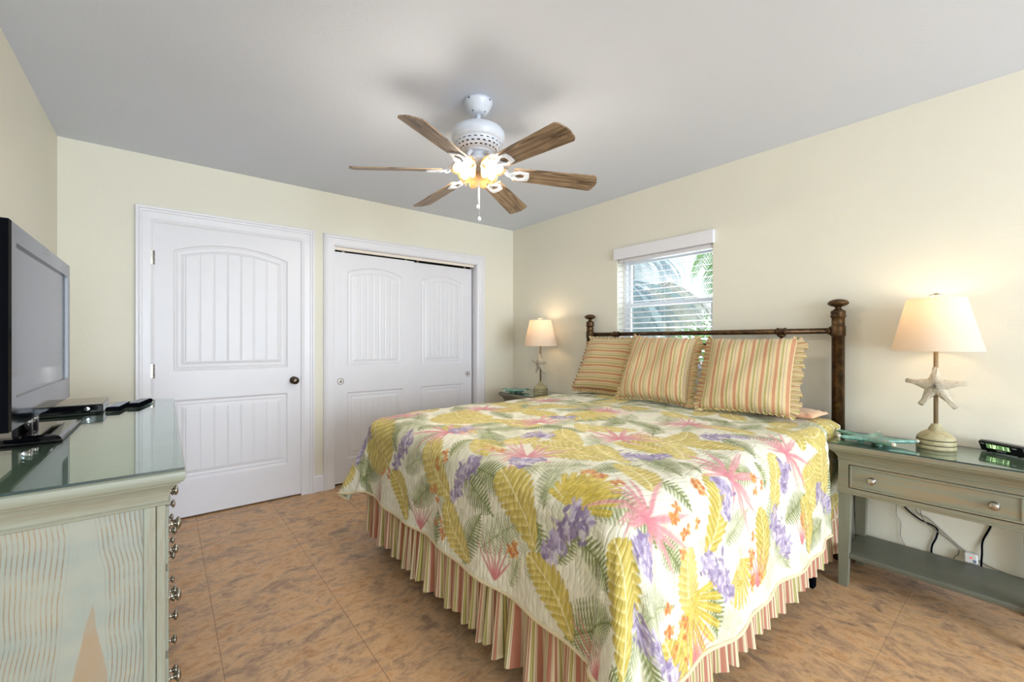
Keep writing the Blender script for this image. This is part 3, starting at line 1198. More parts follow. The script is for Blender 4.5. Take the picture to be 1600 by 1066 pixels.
# ================================================================ the setting
def wall_with_hole(name, plane, at, lo, hi, holes, thick, mat):
    """plane 'X' or 'Y'; lo/hi = extents along the wall; holes = (u0, u1, z0, z1); slab goes from at to at+thick"""
    us = sorted({lo, hi, *[h[0] for h in holes], *[h[1] for h in holes]})
    zs = sorted({0.0, HC, *[h[2] for h in holes], *[h[3] for h in holes]})
    m = MB()
    a, b = sorted((at, at + thick))
    for i in range(len(us) - 1):
        for j in range(len(zs) - 1):
            cu, cz = (us[i] + us[i + 1]) / 2, (zs[j] + zs[j + 1]) / 2
            if any(h[0] < cu < h[1] and h[2] < cz < h[3] for h in holes):
                continue
            if plane == 'X':
                m.box((a, us[i], zs[j]), (b, us[i + 1], zs[j + 1]))
            else:
                m.box((us[i], a, zs[j]), (us[i + 1], b, zs[j + 1]))
    o = m.build(name, mat)
    bm = bmesh.new()
    bm.from_mesh(o.data)
    bmesh.ops.remove_doubles(bm, verts=bm.verts, dist=1e-5)
    # faces shared by two boxes go, the rest is the shell of the wall
    cent = {}
    for f in bm.faces:
        c = f.calc_center_median()
        cent.setdefault((round(c.x, 4), round(c.y, 4), round(c.z, 4)), []).append(f)
    kill = [f for fs in cent.values() if len(fs) > 1 for f in fs]
    bmesh.ops.delete(bm, geom=kill, context='FACES')
    bmesh.ops.recalc_face_normals(bm, faces=bm.faces)
    bm.to_mesh(o.data)
    bm.free()
    return struct(o)


WY0, WY1, WZ0, WZ1 = 1.480, 2.312, 1.02, 1.955      # window above the bed
D1X0, D1X1, DZ = -0.062, 0.862, 2.045               # hinged door opening
CX0, CX1, CZ = 1.107, 2.556, 2.042                  # closet opening
SX0, SX1, SZ0, SZ1 = -0.42, 2.45, 0.10, 2.30         # unseen sliding window added behind the camera for fill light

struct(MB().box((XL - 0.12, YN - 0.12, -0.1), (XR + 0.16, YB + 0.9, 0.0)).build('floor', M['floor'], origin=(0, 0, 0)))
struct(MB().box((XL - 0.12, YN - 0.12, HC), (XR + 0.16, YB + 0.12, HC + 0.1)).build('ceiling', M['ceiling']))
struct(MB().box((XL - 0.12, YN - 0.12, 0), (XL, YB + 0.12, HC)).build('wall_left', M['wall']))
wall_with_hole('wall_right', 'X', XR, YN - 0.12, YB + 0.12, [(WY0, WY1, WZ0, WZ1)], 0.16, M['wall'])
wall_with_hole('wall_back', 'Y', YB, XL, XR, [(D1X0, D1X1, 0.0, DZ), (CX0, CX1, 0.0, CZ)], 0.12, M['wall'])
wall_with_hole('wall_near', 'Y', YN, XL, XR, [(SX0, SX1, SZ0, SZ1)], -0.12, M['wall'])
# closet and hall beyond the doors
m = MB()
m.box((CX0 - 0.10, YB + 0.72, 0), (CX1 + 0.10, YB + 0.76, HC))
m.box((CX0 - 0.14, YB + 0.12, 0), (CX0 - 0.10, YB + 0.76, HC))
m.box((CX1 + 0.10, YB + 0.12, 0), (CX1 + 0.14, YB + 0.76, HC))
m.box((CX0 - 0.14, YB + 0.12, HC), (CX1 + 0.14, YB + 0.76, HC + 0.04))
struct(m.build('wall_closet', M['shade_void']))
struct(MB().box((D1X0 - 0.3, YB + 0.30, 0), (D1X1 + 0.2, YB + 0.34, HC)).build('wall_hall', M['shade_void']))

CAS = [(-0.012, 0.0), (-0.012, 0.012), (-0.002, 0.016), (0.006, 0.014), (0.012, 0.016), (0.052, 0.018), (0.056, 0.024), (0.064, 0.025),
       (0.068, 0.021), (0.074, 0.028), (0.084, 0.029), (0.088, 0.022), (0.088, 0.0)]


def casing(name, x0, x1, z1, prof=CAS, w=1.0):
    rings = []
    for (u, t) in prof:
        u *= w
        rings.append([(x0 - u, YB - t, 0.0), (x0 - u, YB - t, z1 + u), (x1 + u, YB - t, z1 + u), (x1 + u, YB - t, 0.0)])
    m = MB()
    n = len(rings)
    vs = [p for r in rings for p in r]
    fs = []
    for j in range(n - 1):
        for i in range(3):
            fs.append((j * 4 + i, j * 4 + i + 1, (j + 1) * 4 + i + 1, (j + 1) * 4 + i))
    m.add(vs, fs)
    return struct(m.build(name, M['trim']))


casing('trim_1', D1X0, D1X1, DZ)
CAS2 = [(0.0, 0.0), (0.0, 0.012), (0.010, 0.016), (0.030, 0.017), (0.056, 0.019), (0.062, 0.026), (0.074, 0.028), (0.082, 0.022), (0.086, 0.020), (0.086, 0.0)]
casing('trim_2', CX0, CX1, CZ, CAS2)
# door jamb linings
m = MB()
m.box((D1X0 - 0.001, YB - 0.006, 0), (D1X0 + 0.006, YB + 0.12, DZ)).box((D1X1 - 0.006, YB - 0.006, 0), (D1X1 + 0.001, YB + 0.12, DZ)).box((D1X0, YB - 0.006, DZ - 0.006), (D1X1, YB + 0.12, DZ + 0.001))
struct(m.build('trim_3', M['trim']))
m = MB()
m.box((CX0 - 0.001, YB, 0), (CX0 + 0.006, YB + 0.12, CZ)).box((CX1 - 0.006, YB, 0), (CX1 + 0.001, YB + 0.12, CZ)).box((CX0, YB, CZ - 0.006), (CX1, YB + 0.12, CZ + 0.001))
struct(m.build('trim_4', M['trim']))
# closet header board hiding the track
m = MB()
m.box((CX0 + 0.008, YB + 0.012, CZ - 0.034), (CX1 - 0.03, YB + 0.026, CZ - 0.008), 0.002)
struct(m.build('trim_5', M['header']))

BASEP = [(0.0, 0.0), (0.0145, 0.0), (0.0145, 0.100), (0.012, 0.106), (0.0135, 0.112), (0.011, 0.122), (0.006, 0.130), (0.006, 0.140), (0.0, 0.140)]


def baseboard(name, plane, at, sgn, lo, hi):
    m = MB()
    rings = []
    for h in (lo, hi):
        if plane == 'Y':
            rings.append([(h, at + sgn * t, z) for t, z in BASEP])
        else:
            rings.append([(at + sgn * t, h, z) for t, z in BASEP])
    m.loft(rings)
    return struct(m.build(name, M['trim']))


baseboard('baseboard_back', 'Y', YB, -1, 0.951, 1.020)
baseboard('baseboard_back_left', 'Y', YB, -1, XL, -0.151)
baseboard('baseboard_back_right', 'Y', YB, -1, 2.643, XR)
baseboard('baseboard_right', 'X', XR, -1, YN, YB - 0.015)
baseboard('baseboard_left', 'X', XL, 1, YN, YB - 0.015)


# ---------------------------------------------------------------- doors: plank panels under an arch
def door_height(u, z, w, arch, ul, ur, zb2, zt2, zb1, zs, zc):
    """relief of the door face at (u, z), metres; two sunk panels, the upper one with an arched head"""
    xc = (ul + ur) / 2
    half = (ur - ul) / 2
    R_ = (half ** 2 + (zc - zs) ** 2) / (2 * (zc - zs))
    head = (zc - R_) + np.sqrt(np.maximum(R_ ** 2 - (u - xc) ** 2, 1e-6))
    d_side = np.minimum(u - ul, ur - u)
    d1 = np.minimum(d_side, np.minimum(z - zb1, head - z))
    d2 = np.minimum(d_side, np.minimum(z - zb2, zt2 - z))
    d = np.maximum(d1, d2)

    def ss(a, b, x):
        t = np.clip((x - a) / (b - a), 0, 1)
        return t * t * (3 - 2 * t)
    h = -0.0095 * ss(0.0, 0.012, d) + 0.003 * ss(0.016, 0.026, d) - 0.002 * ss(0.030, 0.034, d) + 0.0055 * ss(0.042, 0.066, d)
    n = 7
    fw = (ur - ul - 0.13) / n
    k = (u - (ul + 0.065)) / fw
    g = np.abs(k - np.round(k)) * fw
    inside = ss(0.058, 0.066, d)
    h = h - 0.0032 * (1 - ss(0.0, 0.0055, g)) * inside
    return h


def door_slab(name, x0, x1, z0, z1, yf, thick, parent, stile, zb2, zt2, zb1, zs, zc):
    step = 0.0042
    nu, nz = int((x1 - x0) / step) + 2, int((z1 - z0) / step) + 2
    u, z = np.meshgrid(np.linspace(x0, x1, nu), np.linspace(z0, z1, nz), indexing='ij')
    h = door_height(u, z, x1 - x0, True, x0 + stile, x1 - stile, zb2, zt2, zb1, zs, zc)
    P = np.stack([u, yf - h, z], -1)
    # a rim folded back around the slab gives it its thickness
    def rim(Q, axis):
        first, last = Q.take(0, axis), Q.take(-1, axis)
        f2, l2 = first.copy(), last.copy()
        f2[..., 1] = yf + thick
        l2[..., 1] = yf + thick
        return np.concatenate([np.expand_dims(f2, axis), np.expand_dims(first, axis), Q, np.expand_dims(last, axis), np.expand_dims(l2, axis)], axis)
    P = rim(rim(P, 0), 1)
    o = fast_grid(name, P, M['white'], parent=parent)
    smooth_angle(o, 50)
    return o


def T_align(loc, direction):
    d = Vector(direction).normalized()
    return Matrix.Translation(loc) @ d.to_track_quat('Z', 'Y').to_matrix().to_4x4()


dr = struct(empty('door_1', ((D1X0 + D1X1) / 2, YB, 0)), 'white two panel plank door with an arched upper panel and dark round knob')
door_slab('door_leaf', D1X0 + 0.009, D1X1 - 0.009, 0.013, DZ - 0.010, YB - 0.002, 0.035, dr, 0.098, 0.268, 0.828, 1.028, 1.862, 1.932)
knob = MB()
kx, kz = 0.797, 0.925
knob.lathe([(0.030, 0.0), (0.030, 0.006), (0.022, 0.010), (0.012, 0.014), (0.011, 0.034), (0.017, 0.040), (0.027, 0.050), (0.029, 0.058), (0.024, 0.066), (0.010, 0.070), (0.0, 0.0705)], mat=T_align((kx, YB - 0.002, kz), (0, -1, 0)))
ko = knob.build('door_knob', M['dark_metal'], dr)
struct(ko)
for z0 in (0.27, 1.035, 1.795):
    h = MB()
    h.box((D1X0 - 0.012, YB - 0.0155, z0 - 0.047), (D1X0 + 0.004, YB - 0.0135, z0 + 0.047), 0.001)
    for k in range(5):
        h.lathe([(0.0062, 0), (0.0062, 0.0172)], o=(D1X0 + 0.006, YB - 0.012, z0 - 0.047 + k * 0.0188), seg=10)
    struct(h.build('hinge', M['nickel'], dr))
struct(MB().box((D1X1 - 0.012, YB - 0.010, kz - 0.03), (D1X1 - 0.003, YB - 0.003, kz + 0.03), 0.001).build('latch_plate', M['dark_metal'], dr))


def slider(name, x0, x1, yf, px, label):
    d = struct(empty(name, ((x0 + x1) / 2, yf, 0)), label)
    door_slab('door_leaf', x0, x1, 0.018, 1.996, yf, 0.034, d, 0.112, 0.22, 0.792, 1.012, 1.832, 1.890)
    p = MB()
    p.lathe([(0.028, -0.004), (0.028, 0.0035), (0.0245, 0.0035), (0.0235, -0.001), (0.019, -0.0015), (0.010, 0.0005), (0.0, 0.001)], mat=T_align((px, yf, 0.89), (0, -1, 0)))
    struct(p.build('recessed_pull', M['pull'], d))
    hh = MB()
    for x in (x0 + 0.08, x1 - 0.08):
        hh.box((x - 0.012, yf + 0.008, 1.99), (x + 0.012, yf + 0.012, 2.03))
    struct(hh.build('roller_hanger', M['nickel'], d))
    return d


slider('door_2', CX0 + 0.007, 1.852, YB + 0.030, 1.168, 'left sliding closet door, white with arched plank panel, in front of the right one')
slider('door_3', 1.835, 2.535, YB + 0.072, 2.487, 'right sliding closet door, white with arched plank panel, behind the left one')

# ---------------------------------------------------------------- window above the bed
w1 = struct(empty('window_1', (XR + 0.12, (WY0 + WY1) / 2, WZ0)))
FX = XR + 0.115


def ring(m, x0, x1, y0, y1, z0, z1, t, bev=0.003):
    m.box((x0, y0, z0), (x1, y0 + t, z1), bev).box((x0, y1 - t, z0), (x1, y1, z1), bev)
    m.box((x0, y0 + t, z0), (x1, y1 - t, z0 + t), bev).box((x0, y0 + t, z1 - t), (x1, y1 - t, z1), bev)


m = MB()
ring(m, FX - 0.02, FX + 0.04, WY0, WY1, WZ0, WZ1, 0.028)
struct(m.build('window_frame', M['vinyl'], w1))
m = MB()
ring(m, FX + 0.012, FX + 0.034, WY0 + 0.028, WY1 - 0.028, 1.522, WZ1 - 0.028, 0.026)
struct(m.build('upper_sash', M['vinyl'], w1))
m = MB()
ring(m, FX - 0.012, FX + 0.012, WY0 + 0.028, WY1 - 0.028, WZ0 + 0.028, 1.562, 0.036)
struct(m.build('lower_sash', M['vinyl'], w1))
m = MB()
m.box((FX + 0.021, WY0 + 0.05, 1.54), (FX + 0.025, WY1 - 0.05, WZ1 - 0.05))
m.box((FX - 0.002, WY0 + 0.06, WZ0 + 0.06), (FX + 0.002, WY1 - 0.06, 1.53))
struct(m.build('window_pane', M['glass'], w1))
# unseen sliding window added behind the camera to let fill light in
w2 = struct(empty('added_window', ((SX0 + SX1) / 2, YN - 0.06, SZ0)))
m = MB()
for a, b in ((SX0, (SX0 + SX1) / 2 + 0.02), ((SX0 + SX1) / 2 - 0.02, SX1)):
    m.box((a, YN - 0.09, SZ0), (a + 0.05, YN - 0.04, SZ1), 0.003).box((b - 0.05, YN - 0.09, SZ0), (b, YN - 0.04, SZ1), 0.003)
m.box((SX0, YN - 0.09, SZ0), (SX1, YN - 0.04, SZ0 + 0.05), 0.003).box((SX0, YN - 0.09, SZ1 - 0.05), (SX1, YN - 0.04, SZ1), 0.003)
struct(m.build('window_frame', M['vinyl'], w2))
struct(MB().box((SX0 + 0.04, YN - 0.067, SZ0 + 0.04), (SX1 - 0.04, YN - 0.063, SZ1 - 0.04)).build('window_pane', M['glass'], w2))

# blind
bl = tag(empty('window_blind', (XR + 0.03, (WY0 + WY1) / 2, WZ1)), 'white horizontal slat blind with a valance hanging in the window above the bed', 'blind')
m = MB()
m.box((XR - 0.030, WY0 - 0.018, 1.934), (XR - 0.018, WY1 + 0.018, 2.030), 0.004)
m.box((XR - 0.020, WY0 - 0.018, 1.934), (XR - 0.001, WY0 - 0.010, 2.030)).box((XR - 0.020, WY1 + 0.010, 1.934), (XR - 0.001, WY1 + 0.018, 2.030))
m.build('valance', M['trim'], bl)
MB().box((XR + 0.008, WY0 + 0.008, 1.905), (XR + 0.055, WY1 - 0.008, 1.950), 0.002).build('head_rail', M['white'], bl)
nsl = 19
for i in range(nsl):
    z = 1.885 - i * 0.0452
    rings = []
    tilt = 0.22
    for y in (WY0 + 0.010, WY1 - 0.010):
        r = []
        for k in range(5):
            t = (k / 4 - 0.5)
            r.append((XR + 0.031 + t * 0.050, y, z + t * 0.050 * tilt + 0.0022 * (1 - 4 * t * t)))
        for k in range(4, -1, -1):
            t = (k / 4 - 0.5)
            r.append((XR + 0.031 + t * 0.050, y, z - 0.0028 + t * 0.050 * tilt + 0.0022 * (1 - 4 * t * t)))
        rings.append(r)
    MB().loft(rings).build('slat', M['white_plastic'] if False else M['trim'], bl)
MB().box((XR + 0.010, WY0 + 0.010, 1.022), (XR + 0.052, WY1 - 0.010, 1.040), 0.003).build('bottom_rail', M['trim'], bl)
for y in (WY0 + 0.12, (WY0 + WY1) / 2, WY1 - 0.12):
    m = MB()
    for dx in (0.004, 0.058):
        m.tube([(XR + dx, y, 1.93), (XR + dx, y, 1.03)], 0.0011, 6)
    m.build('ladder_cord', M['trim'], bl)
m = MB()
m.tube([(XR + 0.006, WY1 - 0.07, 1.93), (XR + 0.004, WY1 - 0.072, 1.30)], 0.0035, 8)
m.build('tilt_wand', M['white_plastic'], bl)
# ================================================================ bed
HX = 2.975
bed = tag(empty('bed', (1.95, (BY0 + BY1) / 2, 0)), 'king bed with dark bronze metal headboard, two posts topped by round finials', 'bed')
PY = (0.727, 2.556)
for y in PY:
    m = MB()
    m.lathe([(0.026, 0.0), (0.026, 0.02), (0.031, 0.03), (0.031, 1.262), (0.035, 1.264), (0.0355, 1.270), (0.0355, 1.316), (0.034, 1.322), (0.031, 1.324),
             (0.031, 1.366), (0.035, 1.370), (0.038, 1.378), (0.034, 1.386), (0.035, 1.392), (0.036, 1.400), (0.033, 1.409)], o=(HX, y, 0))
    post = m.build('post', M['bronze'], bed)
    f = MB().lathe([(0.026, 1.409), (0.022, 1.414), (0.016, 1.419), (0.014, 1.426), (0.020, 1.431), (0.040, 1.437), (0.050, 1.447), (0.050, 1.455), (0.040, 1.466), (0.020, 1.473), (0.0, 1.475)], o=(HX, y, 0))
    f.build('finial', M['bronze'], post)
m = MB()
m.tube([(HX, PY[0] + 0.03, 1.294), (HX, PY[1] - 0.03, 1.294)], 0.0165, 16)
for y, s in ((PY[0] + 0.032, 1), (PY[1] - 0.032, -1)):
    m.lathe([(0.024, 0), (0.024, 0.008), (0.019, 0.014), (0.017, 0.02)], mat=T_align((HX, y, 1.294), (0, s, 0)))
m.build('top_rail', M['bronze'], bed)
m = MB()
m.tube([(HX, PY[0] + 0.03, 0.62), (HX, PY[1] - 0.03, 0.62)], 0.0165, 16)
m.build('bottom_rail', M['bronze'], bed)
m = MB()
pts = []
for i in range(41):
    t = i / 40
    y = 1.015 + (2.268 - 1.015) * t
    pts.append((HX, y, 1.13 + 0.085 * math.sin(PI * t) ** 0.7))
m.tube(pts, 0.010, 12)
m.build('arched_rail', M['bronze'], bed)
for y in (1.015, 2.268):
    m = MB()
    m.tube([(HX, y, 0.62), (HX, y, 1.29)], 0.010, 12)
    m.lathe([(0.020, -0.028), (0.024, -0.024), (0.024, -0.018), (0.021, -0.014), (0.021, 0.014), (0.024, 0.018), (0.024, 0.024), (0.020, 0.028)], mat=T_align((HX, y, 1.294), (0, 1, 0)))
    m.lathe([(0.020, 1.262), (0.022, 1.268), (0.018, 1.280)], o=(HX, y, 0))
    m.build('upright', M['bronze'], bed)
for x in (1.08, 2.53):
    for y in (0.735, 2.525):
        MB().box((x - 0.022, y - 0.022, 0.0), (x + 0.022, y + 0.022, 0.215), 0.003).build('leg', M['black'], bed)
MB().box((0.99, 0.75, 0.215), (2.90, 2.53, 0.255), 0.004).build('frame', M['black'], bed)
MB().box((0.985, 0.745, 0.255), (2.905, 2.535, 0.49), 0.03, seg=3).build('box_spring', M['box_spring'], bed)
MB().box((0.975, 0.735, 0.49), (2.905, 2.550, 0.763), 0.06, seg=4).build('mattress', M['box_spring'], bed)

# bedspread ------------------------------------------------------------
L_, W_ = BX1 - BX0 - BR_, (BY1 - BY0) / 2 - BR_
NA, NB = 600, 722
A, B = np.meshgrid(np.linspace(0, L_ + HF, NA), np.linspace(-W_ - HS, W_ + HS, NB), indexing='ij')
prn = paint_print(A, B, MOTIFS)
Aw, Bw = cloth_warp(A, B)
X, Y, Z = cloth_xyz(Aw, Bw)
P = np.stack([X, Y, Z], -1)


def grid_normals(P):
    du = np.gradient(P, axis=0)
    dv = np.gradient(P, axis=1)
    n = np.cross(du, dv)
    n /= np.linalg.norm(n, axis=-1, keepdims=True) + 1e-12
    return n


N = grid_normals(P)
if N[NA // 4, NB // 2, 2] < 0:
    N = -N
# soft quilting relief
q = 0.0012 * np.sin(A * 95 + 3.0 * np.sin(B * 13) + 2.0 * np.sin(A * 7 + B * 5)) * np.sin(B * 88 + 3.0 * np.sin(A * 11)) + 0.0012 * np.sin(A * 41 + 2 * np.sin(B * 17))
P1 = P + N * q[..., None]
spread = fast_grid('bedspread', P1, M['quilt'], uv=np.stack([A, B], -1), colors=prn, origin=(1.95, 1.63, 0.3))
tag(spread, 'quilted bedspread printed with yellow leaves, green ferns, pink and purple flowers, draped over the bed', 'bedspread')
s = (slice(None, None, 6),) * 2
fast_grid('lining', (P - N * 0.006)[s], M['lining'], uv=np.stack([A, B], -1)[s], parent=spread)
edge = [tuple(p) for p in P[::4, 0]] + [tuple(p) for p in P[-1, ::4]] + [tuple(p) for p in P[::-4, -1]]
MB().tube(edge, 0.0065, 8).build('binding', M['binding'], spread, recalc=False)

# bed skirt ------------------------------------------------------------
path = []
corner = 0.03
segs = [((2.90, 0.716), (0.962, 0.716)), ((0.962, 0.716), (0.962, 2.560)), ((0.962, 2.560), (2.90, 2.560))]
step = 0.0065
for (a, b) in segs:
    d = math.hypot(b[0] - a[0], b[1] - a[1])
    n = int(d / step)
    nx, ny = (b[1] - a[1]) / d, -(b[0] - a[0]) / d
    for i in range(n):
        t = i / n
        path.append((a[0] + (b[0] - a[0]) * t, a[1] + (b[1] - a[1]) * t, -nx, -ny, t * d))
path = np.array(path)
rs = np.random.default_rng(4)
S = np.arange(len(path)) * step
ph = np.cumsum(2 * PI * step / (0.034 + 0.072 * np.interp(S, np.arange(0, S[-1] + 0.2, 0.11), rs.random(len(np.arange(0, S[-1] + 0.2, 0.11))))))
amp = 0.35 + 1.15 * np.interp(S, np.arange(0, S[-1] + 0.2, 0.17), rs.random(len(np.arange(0, S[-1] + 0.2, 0.17))))
NZ = 14
P = np.zeros((len(path), NZ, 3))
UV = np.zeros((len(path), NZ, 2))
for j in range(NZ):
    t = j / (NZ - 1)
    off = (0.004 + 0.022 * t) * amp * (np.sin(ph) + 0.35 * np.sin(2 * ph + 0.6)) + 0.012 * t
    lat = 0.006 * t * np.cos(ph + 1.2 * t)
    tx, ty = -path[:, 3], path[:, 2]
    P[:, j, 0] = path[:, 0] - path[:, 2] * -1 * off * 1.0 + tx * lat
    P[:, j, 1] = path[:, 1] + path[:, 3] * off + ty * lat
    P[:, j, 2] = 0.47 - (0.375 + 0.010 * np.sin(ph * 0.5 + 1) + 0.006 * np.sin(S * 9)) * t
    UV[:, j, 0] = S * 1.75 + 0.006 * t * np.sin(ph * 0.7)
    UV[:, j, 1] = t * 0.4
sk = fast_grid('bed_skirt', P, M['skirt'], uv=UV, origin=(1.95, 1.63, 0.09))
tag(sk, 'gathered striped bed skirt in rose, cream and green hanging below the bedspread', 'bed skirt')

# pillows --------------------------------------------------------------


def pillow(name, BLc, BRc, TLc, TRc, T, mat, label, ruffle=0.05, rmat=None, seed=0, group=None, sides=(1, 1, 1, 1), rw=(0.010, 0.056, 0.016, 0.050)):
    c = [np.array(p, dtype=float) for p in (BLc, BRc, TLc, TRc)]
    n = 44
    s, t = np.meshgrid(np.linspace(-1, 1, n), np.linspace(-1, 1, n), indexing='ij')
    wd = np.linalg.norm(c[1] - c[0])
    ht = np.linalg.norm(c[2] - c[0])
    r = np.random.default_rng(seed)

    def base(s, t):
        u, v = (s + 1) / 2, (t + 1) / 2
        return ((1 - u) * (1 - v))[..., None] * c[0] + (u * (1 - v))[..., None] * c[1] + ((1 - u) * v)[..., None] * c[2] + (u * v)[..., None] * c[3]
    nrm = np.cross(c[1] - c[0], c[2] - c[0])
    nrm /= np.linalg.norm(nrm)
    if nrm[0] > 0 and abs(nrm[0]) > abs(nrm[2]):
        nrm = -nrm
    if abs(nrm[2]) > abs(nrm[0]) and nrm[2] < 0:
        nrm = -nrm
    pin = 0.045

    def place(s, t, h):
        s2 = s * (1 - pin * (1 - t * t) * np.abs(s) ** 2)
        t2 = t * (1 - pin * (1 - s * s) * np.abs(t) ** 2)
        return base(s2, t2) + nrm * h[..., None]
    hh = T * (np.clip(1 - s ** 4, 0, 1) * np.clip(1 - t ** 4, 0, 1)) ** 0.5
    hh *= 1 + 0.10 * np.sin(3 * s + 2 * t + seed) + 0.05 * np.sin(7 * s - 5 * t)
    cr = 0.004 * np.sin(26 * s * (1 + 0.2 * t) + 5 * t) * (np.abs(t) ** 3) + 0.004 * np.sin(24 * t + 4 * s) * (np.abs(s) ** 3)
    F = place(s, t, hh + cr * (hh > 0.004))
    Bk = place(s, t, -hh * 0.8)
    uv = np.stack([(s + 1) / 2 * wd, (t + 1) / 2 * ht], -1)
    Pf = F.reshape(-1, 3)
    Pb = Bk.reshape(-1, 3)
    faces = grid_faces(n, n)
    m = MB()
    m.add(Pf, faces.tolist(), True, 0, uv.reshape(-1, 2).tolist())
    m.add(Pb, faces[:, ::-1].tolist(), True, 0, uv.reshape(-1, 2).tolist())
    o = m.build(name, mat, recalc=False)
    bm = bmesh.new()
    bm.from_mesh(o.data)
    bmesh.ops.remove_doubles(bm, verts=bm.verts, dist=0.0004)
    bmesh.ops.recalc_face_normals(bm, faces=bm.faces)
    bm.to_mesh(o.data)
    bm.free()
    tag(o, label, 'pillow', group)
    if ruffle:
        per = []
        K = 150
        for side in range(4):
            q_ = np.linspace(-1, 1, K, endpoint=False)
            one = np.ones(K)
            ss, tt = [(q_, -one), (one, q_), (-q_, one), (-one, -q_)][side]
            out = [(0, -1), (1, 0), (0, 1), (-1, 0)][side]
            pts = place(ss, tt, np.zeros(K))
            per.append((pts, out, side))
        ex = (c[1] - c[0]) / wd
        ey = (c[2] - c[0]) / ht
        pts = np.concatenate([p[0] for p in per])
        outs = []
        for p, out, side in per:
            for i in range(K):
                q_ = i / K
                # turn the direction smoothly round the corners
                prv = [(0, -1), (1, 0), (0, 1), (-1, 0)][(side - 1) % 4]
                nxt = [(0, -1), (1, 0), (0, 1), (-1, 0)][(side + 1) % 4]
                w0 = max(0, 0.5 - q_ / 0.08 * 0.5)
                w1 = max(0, 0.5 - (1 - q_) / 0.08 * 0.5)
                ox = out[0] * (1 - w0 - w1) + prv[0] * w0 + nxt[0] * w1
                oy = out[1] * (1 - w0 - w1) + prv[1] * w0 + nxt[1] * w1
                v = ex * ox + ey * oy
                outs.append(v / np.linalg.norm(v))
        outs = np.array(outs)
        d = np.linalg.norm(np.diff(np.vstack([pts, pts[:1]]), axis=0), axis=1)
        S_ = np.concatenate([[0], np.cumsum(d)])[:-1]
        tot = S_[-1] + d[-1]
        cnt = int(tot / 0.030)
        wob = np.interp(S_, np.linspace(0, tot, 60), r.random(60))
        ph_ = S_ / tot * 2 * PI * cnt + 2.5 * wob
        J = 6
        RW = np.repeat(np.array(rw), K)
        RW = np.convolve(np.concatenate([RW[-12:], RW, RW[:12]]), np.ones(25) / 25, 'valid')
        PP = np.zeros((len(pts) + 1, J, 3))
        UU = np.zeros((len(pts) + 1, J, 2))
        tang = np.gradient(pts, axis=0)
        tang /= np.linalg.norm(tang, axis=1, keepdims=True)
        for j in range(J):
            q_ = j / (J - 1)
            a = 0.013 * q_ * (0.7 + 0.6 * wob)
            w_ = RW * q_ * (0.9 + 0.15 * np.sin(ph_ * 0.5 + wob * 4))
            # over a supporting surface the frill folds back instead of sinking in
            p_ = pts + outs * (w_ - 0.004)[:, None] + nrm * (a * np.sin(ph_))[:, None] + tang * (0.006 * q_ * np.cos(ph_))[:, None]
            if sides[0] == 0:
                floor_z = BZ + 0.006
                low = np.clip(floor_z - p_[:, 2], 0, None)
                p_ = p_ + nrm * low[:, None] * 0.9
                p_[:, 2] = np.maximum(p_[:, 2], floor_z)
            PP[:-1, j] = p_
            UU[:-1, j, 0] = S_ * 2.1
            UU[:-1, j, 1] = S_ * 2.1
        PP[-1], UU[-1] = PP[0], UU[0] + tot * 2.1
        fast_grid('ruffle', PP, rmat or M['stripe'], uv=UU, parent=o)
    return o


pillow('throw_pillow', (2.50, 1.30, 0.832), (2.60, 0.845, 0.832), (2.795, 1.365, 1.245), (2.845, 0.885, 1.245), 0.085, M['stripe'],
       'square ruffled throw pillow with upright stripes, nearest the right bed post', seed=3, sides=(0, 1, 1, 1))
pillow('throw_pillow', (2.535, 1.915, 0.832), (2.555, 1.405, 0.832), (2.79, 1.945, 1.27), (2.815, 1.475, 1.25), 0.085, M['stripe'],
       'square ruffled throw pillow with upright stripes, middle one of the three', seed=5, sides=(0, 1, 1, 1))
pillow('throw_pillow', (2.70, 2.50, 0.832), (2.715, 1.99, 0.832), (2.865, 2.445, 1.255), (2.875, 1.96, 1.255), 0.075, M['stripe_h'],
       'ruffled throw pillow with level stripes, partly hidden behind the middle pillow', seed=8, rmat=M['stripe_h'], sides=(0, 1, 1, 1), rw=(0.03, 0.03, 0.028, 0.045))
pillow('sleeping_pillow', (2.66, 1.10, 0.836), (2.68, 0.762, 0.826), (2.91, 1.10, 0.838), (2.91, 0.752, 0.826), 0.022, M['peach'],
       'peach striped sleeping pillow lying flat under the right throw pillow', ruffle=0)

# ================================================================ nightstands


